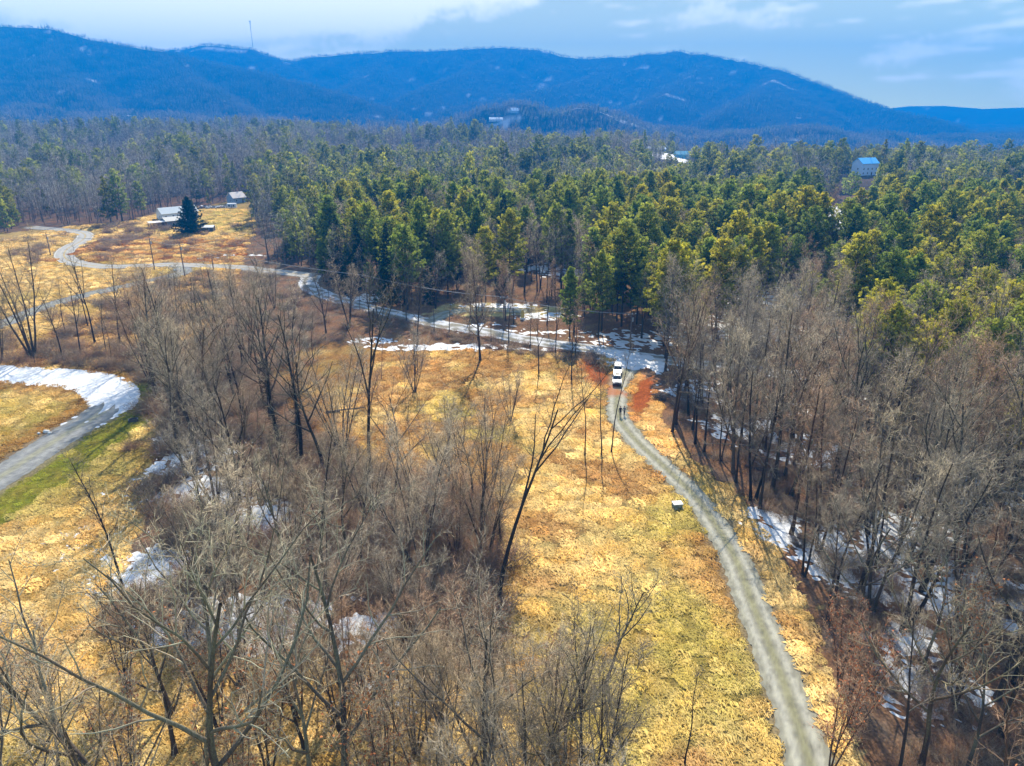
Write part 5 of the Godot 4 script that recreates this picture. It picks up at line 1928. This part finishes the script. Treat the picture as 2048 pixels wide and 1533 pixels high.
	var t2 := pole("wooden utility pole at the lower side of the hairpin lane", Vector2(-107.2, -230.1), 11.2, true)
	pole("short dark post beyond the hairpin beside the highway", Vector2(-101.5, -239.6), 4.6, false)
	var t0 := pole("utility pole in the dark brush inside the S bend", Vector2(-172.8, -265.8), 8.6, true)
	var t3 := pole("utility pole in the shade of the pines at the dark end of the snowy road", Vector2(-40.3, -193.1), 9.0, true)
	var t4 := pole("utility pole among bare trees beside the snowy road", Vector2(-2, -168), 9.0, true)
	var t5 := pole("utility pole beside the snowy road near the parked cars", Vector2(27, -155), 8.6, true)
	wires("power line along the highway and hairpin poles", [t0, t1, t2])
	wires("power line along the front of the pine belt", [t2, t3, t4, t5])
	# mast on the ridge
	o = thing("radio_mast", "thin lattice radio mast on the distant blue ridge", "mast", Vector3(-1290, land(-1290, -3900) - 2.0, -3900))
	var H := 132.0
	mb = MB.new()
	for k in 3:
		var a := TAU * k / 3.0
		var d := Vector3(cos(a), 0, sin(a)) * 1.5
		mb.tube(PackedVector3Array([d, d + Vector3(0, H, 0)]), PackedFloat32Array([0.32, 0.32]), 5, Color(0.35, 0.36, 0.38))
		var e := Vector3(cos(a + TAU / 3), 0, sin(a + TAU / 3)) * 1.5
		for i in 44:
			mb.tube(PackedVector3Array([d + Vector3(0, i * 3.0, 0), e + Vector3(0, i * 3.0 + 3.0, 0)]), PackedFloat32Array([0.16, 0.16]), 3, Color(0.35, 0.36, 0.38))
	part("lattice", mb, M.house, o)
	for y in [[H - 3.0, 3.4, 5.0], [H - 12.0, 2.2, 6.0], [24.0, 2.0, 4.0]]:
		mb = MB.new()
		mb.tube(PackedVector3Array([Vector3(0, y[0], 0), Vector3(0, y[0] + 0.4, 0), Vector3(0, y[0] + y[2] - 0.4, 0), Vector3(0, y[0] + y[2], 0)]), PackedFloat32Array([0.5, y[1], y[1], 0.5]), 10, Color(0.12, 0.16, 0.18))
		part("antenna", mb, M.house, o)


const SKY_TOP := Color(0.15, 0.28, 0.53)
const SKY_MID := Color(0.44, 0.47, 0.22)
const SKY_LOW := Color(0.76, 0.68, 0.04)
const SKY_BAND := 6.0
const CLOUD := Color(0.88, 0.83, 0.60)

func _ready() -> void:
	var cam := Camera3D.new()
	cam.name = "camera"
	cam.position = Vector3(0, EYE, 0)
	cam.rotation_degrees = Vector3(PITCH, 0, 0)
	cam.fov = 56.65
	cam.near = 0.5
	cam.far = 12000.0
	add_child(cam)
	var env := Environment.new()
	env.background_mode = Environment.BG_SKY
	env.sky = Sky.new()
	env.sky.sky_material = make_sky()
	env.tonemap_mode = Environment.TONE_MAPPER_LINEAR
	env.tonemap_exposure = 2.25
	env.fog_enabled = true
	env.fog_density = 0.00034
	env.fog_light_color = Color(0.002, 0.29, 0.98).linear_to_srgb()
	env.sdfgi_enabled = true
	env.ssao_enabled = true
	env.ssil_enabled = true
	var we := WorldEnvironment.new()
	we.name = "world_environment"
	we.environment = env
	add_child(we)
	var sun := DirectionalLight3D.new()
	sun.name = "sun"
	sun.light_energy = 1.6
	sun.light_color = Color(1.0, 0.95, 0.86)
	sun.light_angular_distance = 0.5
	sun.shadow_enabled = true
	add_child(sun)
	sun.look_at_from_position(Vector3(4, 64, -77), Vector3.ZERO)
	for f in [[n_fine, 11, 0.28, 3], [n_mid, 12, 0.07, 3], [n_big, 13, 0.014, 2], [n_hill, 14, 0.0032, 3], [n_ridge, 15, 0.0042, 4]]:
		f[0].noise_type = FastNoiseLite.TYPE_SIMPLEX_SMOOTH
		f[0].seed = f[1]
		f[0].frequency = f[2]
		f[0].fractal_octaves = f[3]
	make_ridges()
	loop_green = PackedVector2Array(green_line)
	road_grid.resize(RGW * RGH)
	road_grid.fill(9.0)
	for l in [[drive, 1.95], [loop, 3.6], [upper, 2.7], [highway, 3.3], [back_road, 2.9], [yard_drive, 2.0]]:
		stamp(l[0], l[1])
	var t := Time.get_ticks_msec()
	build_ground()
	print("ground ", Time.get_ticks_msec() - t)
	build_roads()
	build_snow()
	print("snow ", Time.get_ticks_msec() - t)
	make_protos()
	print("protos ", Time.get_ticks_msec() - t)
	build_things()
	build_trees()
	far_trees()
	print("trees ", Time.get_ticks_msec() - t)
	build_grass()
	build_brush()
	print("all ", Time.get_ticks_msec() - t)
